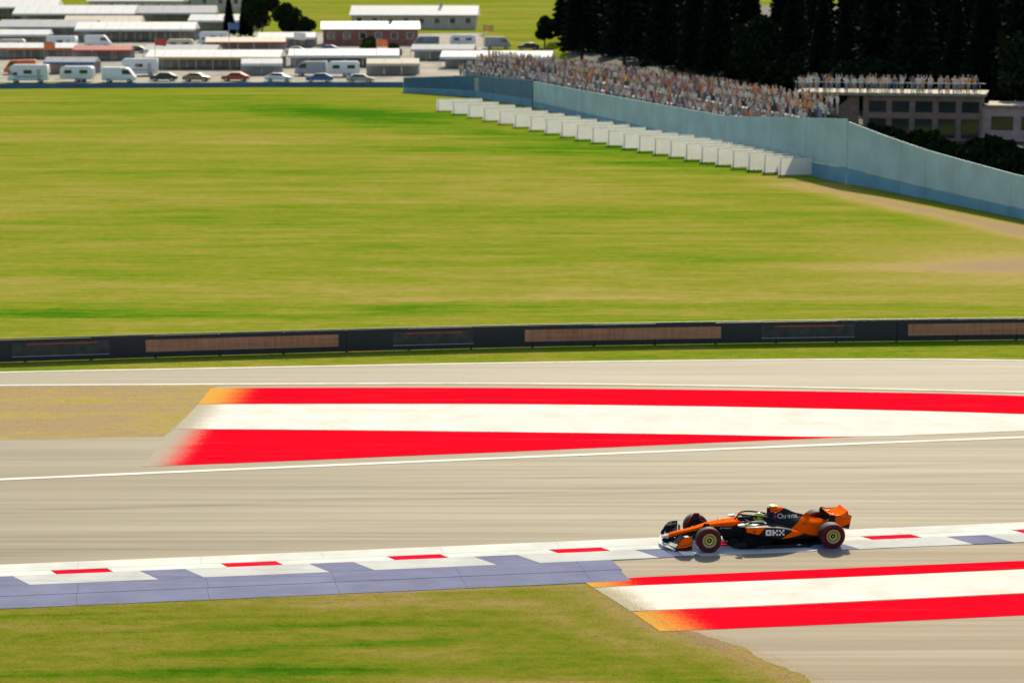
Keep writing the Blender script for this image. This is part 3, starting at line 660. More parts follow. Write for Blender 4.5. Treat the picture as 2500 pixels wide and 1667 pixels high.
# floor, fences, diffuser
fp = [(.74, .28), (.80, .60), (.95, .74), (1.2, .80), (2.5, .79), (2.95, .775), (3.10, .60), (3.2, .52), (3.95, .50)]
poly = [(x, y) for x, y in fp]+[(x, -y) for x, y in fp[::-1]]
fl_ = MB().prism(poly, .045, .07, axis='z').build('floor', C['matt'], car, bevel=.006)
for sy in (-1, 1):
    MB().prism([(1.35, .07), (1.5, .125), (2.75, .115), (2.95, .075)], sy*.79-.005, sy*.79+.005).build('floor_edge', C['black'], fl_)
    for q, yy in enumerate((.34, .46, .58, .69)):
        MB().prism([(.70+.03*q, .06), (.66+.03*q, .20-.01*q), (.80+.04*q, .27-.03*q), (1.12, .20), (1.2, .06)], sy*yy-.005, sy*yy+.005).build('floor_fence', C['black'], fl_)
    MB().prism([(1.05, .07), (1.05, .30), (1.9, .22), (1.9, .07)], sy*.52-.03, sy*.52+.03).build('undercut_panel', C['matt'], fl_)
    MB().box(1.57, 1.59, sy*.803-.004, sy*.803+.004, .09, .105).build('floor_marker', C['g_red'], fl_)
    MB().box(2.60, 2.70, sy*.80-.004, sy*.80+.004, .105, .12).build('floor_marker', C['decal'], fl_)
mb = MB()
loft(mb, [[(x, y, z) for y, z in ((-.5, .05), (.5, .05), (.5, zt), (-.5, zt))] for x, zt in ((3.25, .09), (3.55, .15), (3.8, .26), (3.97, .34))], 3, 1, closed=True); mb.build('diffuser', C['matt'], car)
# rear wing
def rw_el(name, x0, x1, z0, z1, dip, thick, roll):
    ys = np.linspace(-.485, .485, 41); rings = []
    for y in ys:
        e = max(0, (abs(y)-.36)/.125); dz = -roll*e**2.2; sp = .02*(1-(abs(y)/.485)**2)
        a = []
        T = (0, .12, .3, .5, .7, .88, 1)
        zf = lambda t: z0+(z1-z0)*t**1.5-dip*math.sin(math.pi*t)*(1-.5*e)-sp
        for t in T: a.append((x0+(x1-x0)*t, y, zf(t)+dz))
        for t in T[::-1][1:-1]: a.append((x0+(x1-x0)*t, y, zf(t)+dz-thick*math.sin(math.pi*t**.6)))
        rings.append(a)
    mb = MB(); nr = len(rings[0])
    for i in range(len(ys)-1):
        for k in range(nr): mb.add([rings[i][k], rings[i][(k+1) % nr], rings[i+1][(k+1) % nr], rings[i+1][k]], [(0, 1, 2, 3)], 0 if k < 6 else 1)
    mb.add(rings[0], [tuple(range(nr))]); mb.add(rings[-1], [tuple(range(nr))[::-1]])
    o = mb.build(name, [C['orange'], C['black']], car, fix=False)
    bm = bmesh.new(); bm.from_mesh(o.data); bmesh.ops.remove_doubles(bm, verts=bm.verts, dist=1e-5); bmesh.ops.recalc_face_normals(bm, faces=bm.faces); bm.to_mesh(o.data); bm.free()
    o.data.polygons.foreach_set('use_smooth', [True]*len(o.data.polygons)); o.data.set_sharp_from_angle(angle=R(35)); return o
rw1 = rw_el('rear_wing_plane', 3.64, 3.98, .885, .865, .035, .03, .05)
rw2 = rw_el('rear_wing_flap', 3.955, 4.18, .862, .965, .012, .014, .09)
for sy in (-1, 1):
    ep = [(3.60, .84), (3.66, .885), (3.80, .845), (4.20, .86), (4.275, .82), (4.20, .44), (3.94, .49), (3.80, .55), (3.70, .60), (3.60, .74)]
    p = MB().prism(ep, sy*.492-.006, sy*.492+.006).build('rear_endplate', C['black'], car, bevel=.003)
    MB().prism([(3.80, .82), (4.19, .845), (4.265, .81), (4.232, .615), (3.94, .50), (3.80, .56), (3.77, .66)], sy*.501-.003, sy*.501+.003).build('endplate_skin', C['orange'], p)
    MB().tube([(3.62, sy*.10, .48), (3.70, sy*.10, .80), (3.82, sy*.10, .86)], .014).build('wing_pylon', C['black'], car)
MB().prism([(3.72, .47), (3.82, .455), (3.98, .52), (3.97, .53), (3.82, .475)], -.49, .49).build('beam_wing', C['black'], car)
MB().box(3.98, 4.0, -.05, .05, .30, .42).build('rain_light', C['g_red'], car)
mb = MB(); mb.tube([(3.55, 0, .42), (3.85, 0, .45)], .05, 12); mb.build('exhaust', C['matt'], car, smooth=True)
MB().box(3.6, 3.95, -.09, .09, .14, .34).build('crash_structure', C['matt'], car, bevel=.02)
# wheels
def wheel(x, y, wd, sy):
    h = wd/2
    prof = [(.228, -h*.98), (.245, -h*1.0), (.30, -h*1.02), (.338, -h*.95), (.354, -h*.80), (.36, -h*.5), (.3605, 0), (.36, h*.5), (.354, h*.80), (.338, h*.95), (.30, h*1.02), (.245, h*1.0), (.228, h*.98)]
    # hub disc = the wheel, everything else hangs on it
    o = -1*0
    d = [(.0, -h*.55), (.08, -h*.60), (.15, -h*.70), (.20, -h*.86), (.229, -h*.93), (.229, h*.9), (.10, h*.6), (.0, h*.55)]
    wm = MB().lathe_y(d, 40).build('wheel', C['rimdark'], car, smooth=True, loc=(x, y, .36))
    MB().lathe_y(prof, 72).build('tyre', C['tyre'], wm, smooth=True)
    for q in (-1, 1):
        MB().lathe_y([(.294, q*(h*1.01)), (.296, q*(h*1.035)), (.316, q*(h*1.025)), (.339, q*(h*.975)), (.337, q*h*.93)], 72, closed=True).build('compound_ring', C['ring'], wm, smooth=True)
    s = sy
    MB().lathe_y([(.135, s*h*.80), (.14, s*h*.90), (.195, s*h*1.0), (.205, s*h*.97), (.205, s*h*.85)], 48, closed=True).build('rim_ring', C['rim'], wm, smooth=True)
    MB().lathe_y([(.075, s*h*.66), (.08, s*h*.80), (.112, s*h*.84), (.116, s*h*.70)], 40, closed=True).build('hub_ring', C['lime'], wm, smooth=True)
    MB().lathe_y([(.0, s*h*.72), (.022, s*h*.72), (.028, s*h*.6)], 16).build('wheel_nut', M['steel'], wm, smooth=True)
    return wm
for sy in (-1, 1):
    wheel(0, sy*.8125, .305, sy); wheel(3.6, sy*.7875, .405, sy)
    # over-wheel deflector with a red edge
    p = [(-.27, .53), (-.08, .785), (.06, .775), (.105, .58), (0, .56)]
    df = MB().prism(p, sy*.640-.004, sy*.640+.004).build('wheel_deflector', C['black'], car)
    mb = MB(); mb.tube([(a, sy*.640, b) for a, b in p[:4]], .009, 6); mb.build('deflector_edge', C['redorange'], df)
    for a, b, r_ in (((-.02, .58), (.35, .60), .012), ((.02, .56), (-.30, .47), .011), ((0, .27), (.40, .33), .012), ((0, .25), (-.28, .36), .011), ((.02, .30), (.10, .56), .012), ((-.08, .42), (-.06, .44), .010)):
        MB().tube([(a[0], sy*.66, a[1]), (b[0], sy*.17, b[1])], r_, 8).build('suspension_arm', C['black'], car, smooth=True)
    MB().lathe_y([(.0, sy*-.02), (.17, sy*-.02), (.19, 0), (.19, sy*.06), (0, sy*.06)], 24).build('brake_drum', C['matt'], car, loc=(0, sy*.63, .36), smooth=True)
    MB().lathe_y([(.0, sy*-.02), (.17, sy*-.02), (.19, 0), (.19, sy*.06), (0, sy*.06)], 24).build('brake_drum', C['matt'], car, loc=(3.6, sy*.56, .36), smooth=True)
    for a, b in (((3.58, .55), (3.25, .48)), ((3.62, .54), (3.70, .46)), ((3.58, .22), (3.15, .22)), ((3.62, .22), (3.72, .25)), ((3.55, .30), (3.35, .50))):
        MB().tube([(a[0], sy*.60, a[1]), (b[0], sy*.14, b[1])], .012, 8).build('suspension_arm', C['black'], car, smooth=True)
MB().tube([(.45, 0, .69), (.45, 0, .80)], .006, 6).build('antenna', C['black'], car)
MB().tube([(.62, 0, .69), (.60, 0, .745)], .010, 6).build('pitot_tube', C['black'], car)
# steering wheel
MB().box(1.28, 1.31, -.13, .13, .60, .69).build('steering_wheel', C['matt'], car, bevel=.012)

# lettering laid on the bodywork
def bvh_of(objs):
    vs, fs = [], []
    for o in objs:
        n = len(vs); lm = o.matrix_basis
        vs += [lm @ v.co for v in o.data.vertices]; fs += [[i+n for i in p.vertices] for p in o.data.polygons]
    return BVHTree.FromPolygons(vs, fs)
def text_polys(word, size, shear=0):
    cu = bpy.data.curves.new('t', 'FONT'); cu.body = word; cu.size = size; cu.shear = shear; cu.resolution_u = 3
    ob = bpy.data.objects.new('t', cu); COL.objects.link(ob); dg = bpy.context.evaluated_depsgraph_get(); dg.update()
    me = bpy.data.meshes.new_from_object(ob.evaluated_get(dg)); bpy.data.objects.remove(ob)
    v = [tuple(q.co[:2]) for q in me.vertices]; f = [tuple(p.vertices) for p in me.polygons]; bpy.data.meshes.remove(me)
    return v, f
def decal(name, v2, f, mat, parent, bvh, place, direc, off=.005, maxe=.03):
    bm = bmesh.new(); vv = [bm.verts.new((a, b, 0)) for a, b in v2]
    for q in f:
        try: bm.faces.new([vv[i] for i in q])
        except ValueError: pass
    bmesh.ops.triangulate(bm, faces=bm.faces)
    for _ in range(5):
        es = [e for e in bm.edges if e.calc_length() > maxe]
        if not es: break
        bmesh.ops.subdivide_edges(bm, edges=es, cuts=1); bmesh.ops.triangulate(bm, faces=bm.faces)
    d = Vector(direc)
    for v in bm.verts:
        o = Vector(place(v.co.x, v.co.y)); h_ = bvh.ray_cast(o, d)
        v.co = (h_[0] if h_[0] else o + d*1.0) - d*off
    me = bpy.data.meshes.new(name); bm.to_mesh(me); bm.free(); me.materials.append(mat)
    ob = bpy.data.objects.new(name, me); COL.objects.link(ob); ob.parent = parent; return ob
def side(x0, z0, slope=0.0): return lambda u, v: (x0+u, -2.0, z0+v+slope*u)
def rects(rs):
    v, f = [], []
    for (a, b, c, d) in rs:
        n = len(v); v += [(a, b), (c, b), (c, d), (a, d)]; f.append((n, n+1, n+2, n+3))
    return v, f
B_cov, B_pod, B_ch = bvh_of([cover, pods[-1]]), bvh_of([pods[-1]]), bvh_of([chassis])
NEAR = (0, 1, 0)
# big word on the engine cover, its fifth letter a coloured roundel
v, f = text_polys('Chr', .175); decal('lettering', v, f, C['decal'], cover, B_cov, side(2.16, .762, -.035), NEAR)
wch = max(a for a, _ in v)
v, f = text_polys('me', .175); decal('lettering', v, f, C['decal'], cover, B_cov, side(2.16+wch+.125, .748, -.035), NEAR)
cx, cz = 2.16+wch+.066, .802
def sector(r0, r1, a0, a1, n=10):
    v = [(r*math.cos(a0+(a1-a0)*i/n), r*math.sin(a0+(a1-a0)*i/n)) for i in range(n+1) for r in (r0, r1)]
    return v, [(2*i, 2*i+1, 2*i+3, 2*i+2) for i in range(n)]
for mname, a0 in (('g_red', R(30)), ('g_grn', R(150)), ('g_yel', R(270))):
    v, f = sector(.024, .052, a0, a0+R(120)); decal('roundel', v, f, C[mname], cover, B_cov, side(cx, cz), NEAR)
v, f = sector(.019, .026, 0, 2*math.pi, 20); decal('roundel', v, f, C['decal'], cover, B_cov, side(cx, cz), NEAR, .006)
v, f = sector(.0, .019, 0, 2*math.pi, 20); decal('roundel', v, f, C['g_blue'], cover, B_cov, side(cx, cz), NEAR, .006)
v, f = rects([(0, 0, .075, .09)]); decal('emblem', v, f, C['crimson'], cover, B_cov, side(2.055, .765), NEAR)
v, f = rects([(0, 0, .075, .016)]); decal('emblem', v, f, C['decal'], cover, B_cov, side(2.08, .895, .2), NEAR)
v, f = rects([(0, 0, .018, .03), (.03, 0, .05, .03), (.06, .0, .075, .03), (.085, 0, .11, .03), (.12, 0, .135, .03), (.145, 0, .17, .03), (.18, 0, .2, .03)]); decal('lettering', v, f, C['darkdecal'], cover, B_cov, side(2.0, .95), NEAR)
v, f = text_polys('DELL', .075); decal('lettering', v, f, C['darkdecal'], cover, B_cov, side(2.86, .575, -.02), NEAR)
v, f = sector(.038, .046, R(20), R(300), 14); decal('emblem', v, f, C['darkdecal'], cover, B_cov, side(3.24, .57), NEAR)
v, f = rects([(0, 0, .008, .07), (.0, 0, .05, .008)]); decal('emblem', v, f, C['darkdecal'], cover, B_cov, side(3.27, .535), NEAR)
for zz, ww in ((.625, .15), (.585, .14)):
    v, f = rects([(q*.024, 0, q*.024+.014, .026) for q in range(int(ww/.024))]); v = [(a+b*.35, b) for a, b in v]
    decal('lettering', v, f, C['grey'], cover, B_cov, side(1.83 if zz > .6 else 1.85, zz), NEAR) if False else None
# block letters on the sidepod
c = .056; cells = {0: [(i, j) for i in range(3) for j in range(3) if (i, j) != (1, 1)], 1: [(0, 0), (0, 1), (0, 2), (1, 1), (2, 0), (2, 2)], 2: [(0, 0), (2, 0), (1, 1), (0, 2), (2, 2)]}
for L in range(3):
    v, f = rects([(i*c, j*c, i*c+c, j*c+c) for i, j in cells[L]])
    decal('lettering', v, f, C['decal'], pods[-1], B_pod, side(1.665+L*.195, .412-L*.008, -.03), NEAR)
v, f = rects([(0, 0, .012, .085), (.075, 0, .087, .085), (0, .076, .087, .085), (.025, .05, .062, .06), (.03, .0, .04, .05), (.05, .015, .06, .045), (.02, .03, .065, .037)])
decal('emblem', v, f, C['darkdecal'], pods[-1], B_pod, side(1.30, .495), NEAR)
v, f = text_polys('DP WORLD', .062, .35); decal('lettering', v, f, C['decal'], chassis, B_ch, side(.46, .515, .02), NEAR)
v, f = rects([(q*.033, 0, q*.033+(.02, .012, .022, .016, .01)[q % 5], (.016, .022, .016)[q % 3]) for q in range(12)]); v = [(a+b*.3, b) for a, b in v]; decal('lettering', v, f, C['darkdecal'], chassis, B_ch, side(.44, .622, .01), NEAR)
# far front endplate, inner face
v, f = text_polys('ARROW', .088, .15)
far_ep = [o for o in children_of(car) if o.name.startswith('endplate')]
B_ep = bvh_of([far_ep[1]])
decal('lettering', v, f, C['decal'], far_ep[1], B_ep, lambda u, v_: (-.84+u*.9, 0, .36+v_+u*.09), NEAR)
v, f = [(0, 0), (.03, .0), (.085, .05), (.05, .045)], [(0, 1, 2, 3)]; decal('emblem', v, f, C['decal'], far_ep[1], B_ep, lambda u, v_: (-.74+u, 0, .425+v_), NEAR)
# white ticks on the rear wing
B_rw = bvh_of([rw1, rw2])
for x0, y0 in ((3.70, .17), (3.70, -.20), (3.69, -.34)):
    v = [(0, .06), (.018, .065), (.034, .018), (.02, 0), (.02, 0), (.034, .018), (.125, .085), (.125, .06)]; f = [(0, 1, 2, 3), (4, 7, 6, 5)]
    decal('emblem', v, f, C['decal'], rw1, B_rw, lambda u, v_, x0=x0, y0=y0: (x0+u, y0+v_*1.4, 2.0), (0, 0, -1), .005)
v, f = rects([(q*.03, 0, q*.03+(.018, .01, .02, .014)[q % 4], (.018, .024, .018)[q % 3]) for q in range(11)]); rep = [o for o in children_of(car) if o.name.startswith('rear_endplate')][0]
B_re = bvh_of(children_of(rep)); decal('lettering', v, f, C['darkdecal'], rep, B_re, side(3.86, .74), NEAR, .003)

# ------------------------------------------------------------------ the driver
def skin_mesh(name, joints, edges, sub=2):
    me = bpy.data.meshes.new(name); me.from_pydata([j[:3] for j in joints], edges, [])
    o = bpy.data.objects.new(name, me); COL.objects.link(o)
    md = o.modifiers.new('skin', 'SKIN'); md.use_smooth_shade = True
    for i, j in enumerate(joints):
        r = j[3]; me.skin_vertices[0].data[i].radius = r if isinstance(r, tuple) else (r, r); me.skin_vertices[0].data[i].use_root = (i == 0)
    if sub: sd = o.modifiers.new('sub', 'SUBSURF'); sd.levels = sub; sd.render_levels = sub
    dg = bpy.context.evaluated_depsgraph_get(); dg.update()
    m2 = bpy.data.meshes.new_from_object(o.evaluated_get(dg)); bpy.data.objects.remove(o); bpy.data.meshes.remove(me); m2.name = name
    m2.polygons.foreach_set('use_smooth', [True]*len(m2.polygons))
    return m2
cm = Matrix.Translation((5.434, 61.644, .02)) @ Matrix.Rotation(R(8.318), 4, 'Z')
drv = skin_mesh('driver_body', [(1.95, 0, .22, .13), (1.88, 0, .38, .14), (1.80, 0, .55, .13), (1.74, 0, .62, .065), (1.70, 0, .70, .075),
                                (1.80, -.17, .55, .07), (1.62, -.215, .47, .05), (1.40, -.16, .58, .04), (1.33, -.12, .64, .035),
                                (1.80, .17, .55, .07), (1.62, .215, .47, .05), (1.40, .16, .58, .04), (1.33, .12, .64, .035), (1.55, -.1, .2, .09), (1.55, .1, .2, .09)],
                [(0, 1), (1, 2), (2, 3), (3, 4), (2, 5), (5, 6), (6, 7), (7, 8), (2, 9), (9, 10), (10, 11), (11, 12), (0, 13), (0, 14)])
drv.materials.append(simple('race_suit', (.75, .22, .03), .8))
person = bpy.data.objects.new('person', drv); COL.objects.link(person); person.matrix_world = cm
tag(person, 'driver in lime green helmet seated in the race car cockpit', 'person')
hm = MB(); prof = []
bmh = bmesh.new(); bmesh.ops.create_uvsphere(bmh, u_segments=28, v_segments=18, radius=1)
for vtx in bmh.verts:
    x, y, z = vtx.co; k_ = 1 + (.12 if x < 0 and z < 0 else 0)*(-x)
    vtx.co = (1.665+x*.148*k_, y*.122, .765+z*.132 - (.012 if z < -.6 else 0))
meh = bpy.data.meshes.new('helmet'); bmh.to_mesh(meh); bmh.free(); meh.materials.append(C['lime']); meh.polygons.foreach_set('use_smooth', [True]*len(meh.polygons))
helmet = bpy.data.objects.new('helmet', meh); COL.objects.link(helmet); helmet.parent = person
mb = MB(); rows = []
for z in (-.025, .0, .025, .05):
    rows.append([(1.665-math.cos(a)*.155*(1-z*z*6), math.sin(a)*.128*(1-z*z*6), .765+z) for a in np.linspace(-1.15, 1.15, 15)])
mb.add([p for r_ in rows for p in r_], [(i*15+k, i*15+k+1, (i+1)*15+k+1, (i+1)*15+k) for i in range(3) for k in range(14)]); mb.build('visor', M['glass'], helmet, smooth=2)
# ------------------------------------------------------------------ white boards standing in a staggered row
proto = None
NB = 23
for i in range(NB):
    t = i/(NB-1)
    px = 1122+(1975-1122)*t; py = 272+(430-272)*t+6*math.sin(math.pi*t)
    p = G(px, py)
    if proto is None:
        proto = empty('white_board', p)
        MB().add([(-2.6, 0, .14), (2.6, 0, .14), (2.6, 0, 1.55), (-2.6, 0, 1.55)], [(0, 1, 2, 3)]).build('canvas', M['canvas'], proto, fix=False)
        MB().box(-2.62, 2.62, -.055, .055, 1.555, 1.60).build('top_rail', M['boardedge'], proto)
        MB().box(-2.62, 2.62, -.055, .055, .08, .135).build('bottom_rail', M['boardedge'], proto)
        for sx in (-2.4, 2.4): MB().box(sx-.04, sx+.04, .06, .14, 0, 1.5).add([(sx-.03, .14, .05), (sx+.03, .14, .05), (sx+.03, .75, 0), (sx-.03, .75, 0), (sx-.03, .14, .9), (sx+.03, .14, .9)], [(0, 1, 2, 3), (4, 3, 2, 5), (0, 3, 4), (1, 5, 2)]).build('foot', M['steel'], proto, fix=False)
        km = kid_map(); o = proto
    else: o = copy_tree(proto, km)
    o.location = p; o.rotation_euler = (0, 0, R(random.uniform(-2, 2)+3))
    o.scale = (1.0+.12*(1-t), 1, 1.0+random.uniform(-.02, .02))
    tag(o, 'white board in the staggered row below the blue wall', 'board', 'white boards in the staggered row')
# ------------------------------------------------------------------ blue banner wall
def wall_run(name, pts, label, mat_top, mat_low, frac, step=4.5):
    """pts: (px, py_base, height)"""
    q = np.array([tuple(G(a, b))+(h,) for a, b, h in pts]); d = np.concatenate([[0], np.cumsum(np.linalg.norm(np.diff(q[:, :2], axis=0), axis=1))])
    root = empty(name, (0, 0, 0), 0, label, 'wall'); n = max(1, int(round(d[-1]/step)))
    for i in range(n):
        a, b = d[-1]*i/n+.02, d[-1]*(i+1)/n-.02
        P = [np.array([np.interp(s, d, q[:, k]) for k in range(4)]) for s in (a, b)]
        t = (P[1]-P[0])[:2]; t /= np.linalg.norm(t); nn = np.array([t[1], -t[0]]); jit = random.uniform(0, .03)
        for (f0, f1, mt, nm, off) in ((0, frac, mat_low, 'lower_panel', .05), (frac+.006, 1, mat_top, 'upper_panel', 0)):
            if f1 <= f0+.01: continue
            vs = []
            for pp in P:
                A = pp[:2]+nn*(off+jit); B = A-nn*.08
                vs += [(A[0], A[1], pp[2]+pp[3]*f0), (A[0], A[1], pp[2]+pp[3]*f1), (B[0], B[1], pp[2]+pp[3]*f1), (B[0], B[1], pp[2]+pp[3]*f0)]
            MB().add(vs, [(0, 1, 2, 3), (7, 6, 5, 4), (0, 4, 5, 1), (1, 5, 6, 2), (2, 6, 7, 3), (3, 7, 4, 0)]).build(nm, mt, root)
        A = P[0][:2]-nn*.2; MB().box(A[0]-.06, A[0]+.06, A[1]-.06, A[1]+.06, P[0][2], P[0][2]+P[0][3]-.05).build('post', M['darkmetal'], root)
    return root
wall_run('banner_fence', [(-260, 221, .75), (0, 217, .75), (640, 213, .75), (985, 214, .85)], 'low dark blue banner fence along the top of the grass field', M['wall_dark'], M['wall_dark'], .5)
wall_run('banner_wall', [(985, 226, 2.2), (1150, 236, 3.0), (1300, 262, 3.5)], 'dark blue banner wall where the white boards begin', M['wall_dark'], M['wall_deep'], .3)
wall_run('banner_wall', [(1302, 263, 3.4), (1555, 325, 3.5), (1774, 380, 3.7), (1990, 432, 4.9), (2065, 448, 5.2)], 'tall pale blue banner wall behind the white boards', M['wall_pale'], M['wall_deep'], .24)
wall_run('banner_wall', [(2067, 448.6, 5.0), (2150, 463, 4.3), (2270, 488, 3.6), (2500, 536, 2.9), (2800, 600, 2.8)], 'blue banner wall sloping down at the right edge of the field', M['wall_pale'], M['wall_deep'], .24)
# ------------------------------------------------------------------ spectator bank behind the wall
W = [np.array(tuple(G(a, b))[:2]) for a, b in ((1100, 230), (1300, 262), (1555, 325), (1774, 380), (1990, 432), (2065, 448))]
W = np.array(W); wd_ = np.concatenate([[0], np.cumsum(np.linalg.norm(np.diff(W, axis=0), axis=1))])
def wp(s, off):
    p = np.array([np.interp(s, wd_, W[:, 0]), np.interp(s, wd_, W[:, 1])]); t = np.array([np.interp(min(s+1, wd_[-1]), wd_, W[:, k])-np.interp(max(s-1, 0), wd_, W[:, k]) for k in (0, 1)]); t /= np.linalg.norm(t)
    return p+np.array([-t[1], t[0]])*off, t
ROWZ = [2.75, 3.45, 4.15]; SEND = wd_[-1]-14
bank = tag(empty('spectator_bank', (0, 0, 0)), 'stepped concrete standing terrace behind the blue wall', kind='structure')
for r_ in range(4):
    zt = ROWZ[min(r_, 2)]+(.0 if r_ < 3 else .5)
    n = 14
    for i in range(n):
        a, b = SEND*i/n, SEND*(i+1)/n-.03
        o0, o1 = .6+r_*1.3, .6+(r_+1)*1.3-.01
        if r_ == 3: o1 = o0+9
        vs = []
        for s_ in (a, b):
            for of in (o0, o1):
                p, _ = wp(s_, of); vs += [(p[0], p[1], 0), (p[0], p[1], zt if not (r_ == 3 and of == o1) else 1.5)]
        MB().add(vs, [(0, 1, 3, 2), (4, 6, 7, 5), (0, 4, 5, 1), (2, 3, 7, 6), (1, 5, 7, 3)]).build('terrace_step', M['concrete'] if r_ < 3 else M['litter'], bank)
# spectators
def crowd_mat(name, cols, seed):
    k = NT(name); oi = k.n('ObjectInfo'); ge = k.n('NewGeometry'); r = k.math('FRACT', k.math('ADD', k.math('MULTIPLY_ADD', oi.outputs['Random'], 7.31+seed, seed*.37), k.math('MULTIPLY', ge.outputs['Random Per Island'], 3.7+seed)))
    k.base(k.ramp(r, [(i/len(cols), c_) for i, c_ in enumerate(cols)], 'CONSTANT')); k.rough(.85); return k.m
PM = [crowd_mat('shirt_cloth', [(.62, .57, .5), (.55, .5, .44), (.7, .68, .62), (.42, .20, .12), (.12, .14, .2), (.6, .5, .4), (.68, .28, .08), (.5, .48, .46), (.45, .12, .1), (.66, .6, .52)], 1),
      crowd_mat('trouser_cloth', [(.10, .12, .18), (.3, .27, .22), (.06, .06, .07), (.38, .34, .28), (.16, .2, .28)], 2),
      crowd_mat('skin', [(.50, .31, .22), (.42, .25, .17), (.55, .36, .27), (.24, .13, .08)], 3),
      crowd_mat('hair_or_cap', [(.05, .035, .025), (.2, .12, .06), (.65, .62, .55), (.6, .2, .05), (.03, .03, .035), (.4, .3, .16)], 4),
      simple('shoe', (.08, .08, .08), .7)]
def person_mesh(name, pose):
    sh = pose['sh']; J = [(0, 0, .93, .125), (0, .0, 1.12, .12), (0, 0, 1.32, .135), (0, 0, 1.47, .06), (0, -.01, 1.55, .075), (0, -.01, 1.68, .098), (0, 0, 1.76, .06)]
    E_ = [(0, 1), (1, 2), (2, 3), (3, 4), (4, 5), (5, 6)]
    for sx, arm, leg in ((-1, pose['l'], pose['ll']), (1, pose['r'], pose['rl'])):
        n = len(J)
        J += [(sx*.19, 0, 1.40, .062)] + [(sx*a, b, c_, r_) for (a, b, c_), r_ in zip(arm, (.048, .036, .038))]
        E_ += [(2, n), (n, n+1), (n+1, n+2), (n+2, n+3)]
        n = len(J)
        J += [(sx*.10, 0, .84, .092), (sx*leg[0], leg[1], .48, .064), (sx*leg[2], leg[3], .09, .045), (sx*leg[2]*1.05, leg[3]-.13, .04, .042)]
        E_ += [(0, n), (n, n+1), (n+1, n+2), (n+2, n+3)]
    me = skin_mesh(name, J, E_, 1)
    for m in PM: me.materials.append(m)
    for p in me.polygons:
        x, y, z = p.center
        p.material_index = 4 if z < .10 else 1 if z < .93 else 3 if (z > 1.69 or (z > 1.60 and y > .01)) else 2 if z > 1.46 and abs(x) < .13 else 0
        # forearms and hands are bare
        if abs(x) > .17 and (math.hypot(y, z-1.40) > .30): p.material_index = 2
    return me
poses = [dict(sh=0, l=[(.25, .02, 1.13), (.24, -.08, .90), (.23, -.12, .80)], r=[(.25, .02, 1.13), (.24, -.08, .90), (.23, -.12, .80)], ll=(.10, 0, .11, .02), rl=(.11, -.02, .12, .02)),
         dict(sh=0, l=[(.25, -.06, 1.14), (.14, -.24, 1.18), (.06, -.27, 1.22)], r=[(.25, -.06, 1.14), (.14, -.24, 1.14), (.06, -.27, 1.12)], ll=(.11, 0, .13, .02), rl=(.10, -.03, .10, .02)),
         dict(sh=0, l=[(.27, -.10, 1.30), (.20, -.22, 1.48), (.13, -.22, 1.58)], r=[(.25, .03, 1.13), (.27, -.02, .90), (.25, -.06, .80)], ll=(.10, 0, .10, .02), rl=(.13, -.02, .16, .02)),
         dict(sh=0, l=[(.30, .0, 1.55), (.28, -.04, 1.80), (.27, -.06, 1.90)], r=[(.30, .0, 1.55), (.28, -.04, 1.80), (.27, -.06, 1.90)], ll=(.11, 0, .13, .02), rl=(.11, 0, .13, .02))]
PME = [person_mesh('person_mesh', q) for q in poses]
def put_person(p, rz, label, group):
    o = bpy.data.objects.new('person', random.choice(PME[:3]*3+[PME[3]])); COL.objects.link(o)
    o.location = p; o.rotation_euler = (0, 0, rz); k_ = random.uniform(.93, 1.06); o.scale = (k_*random.uniform(.95, 1.12), k_, k_)
    return tag(o, label, 'person', group)
cnt = 0; crowd = []
for r_, z in enumerate(ROWZ+[ROWZ[2]+.5]):
    s_ = 1.0+.3*r_
    while s_ < SEND-.5:
        p, t = wp(s_, .6+r_*1.3+.55+random.uniform(-.25, .25)); rz = math.atan2(t[1], t[0])+random.uniform(-.6, .6)
        if r_ < 2: put_person((p[0], p[1], z), rz, 'spectator standing in the front rows of the crowd on the terrace behind the blue wall', 'spectators on the terrace behind the blue wall')
        else: crowd.append((p[0], p[1], z, rz))
        s_ += random.choice((.6, .8, 1.05, 1.3, 2.2)) if r_ < 2 else random.uniform(.5, .95)
cv, cf_, cmi, nv = [], [], [], 0
PV = [(np.array([v.co for v in m.vertices]), [tuple(q.vertices) for q in m.polygons], [q.material_index for q in m.polygons]) for m in PME[:3]]
for (x, y, z, rz) in crowd:
    V, F, MI = random.choice(PV); k_ = random.uniform(.93, 1.06); c_, s2_ = math.cos(rz)*k_, math.sin(rz)*k_
    W_ = np.stack([V[:, 0]*c_-V[:, 1]*s2_+x, V[:, 0]*s2_+V[:, 1]*c_+y, V[:, 2]*k_+z], 1); cv.append(W_); cf_ += [tuple(i+nv for i in f_) for f_ in F]; cmi += MI; nv += len(V)
me = bpy.data.meshes.new('crowd'); me.from_pydata(np.concatenate(cv).tolist(), [], cf_)
for m in PM: me.materials.append(m)
me.polygons.foreach_set('material_index', cmi); me.polygons.foreach_set('use_smooth', [True]*len(cmi))
o = bpy.data.objects.new('crowd', me); COL.objects.link(o); tag(o, 'dense back rows of the crowd on the terrace behind the blue wall', 'crowd', kind='stuff')
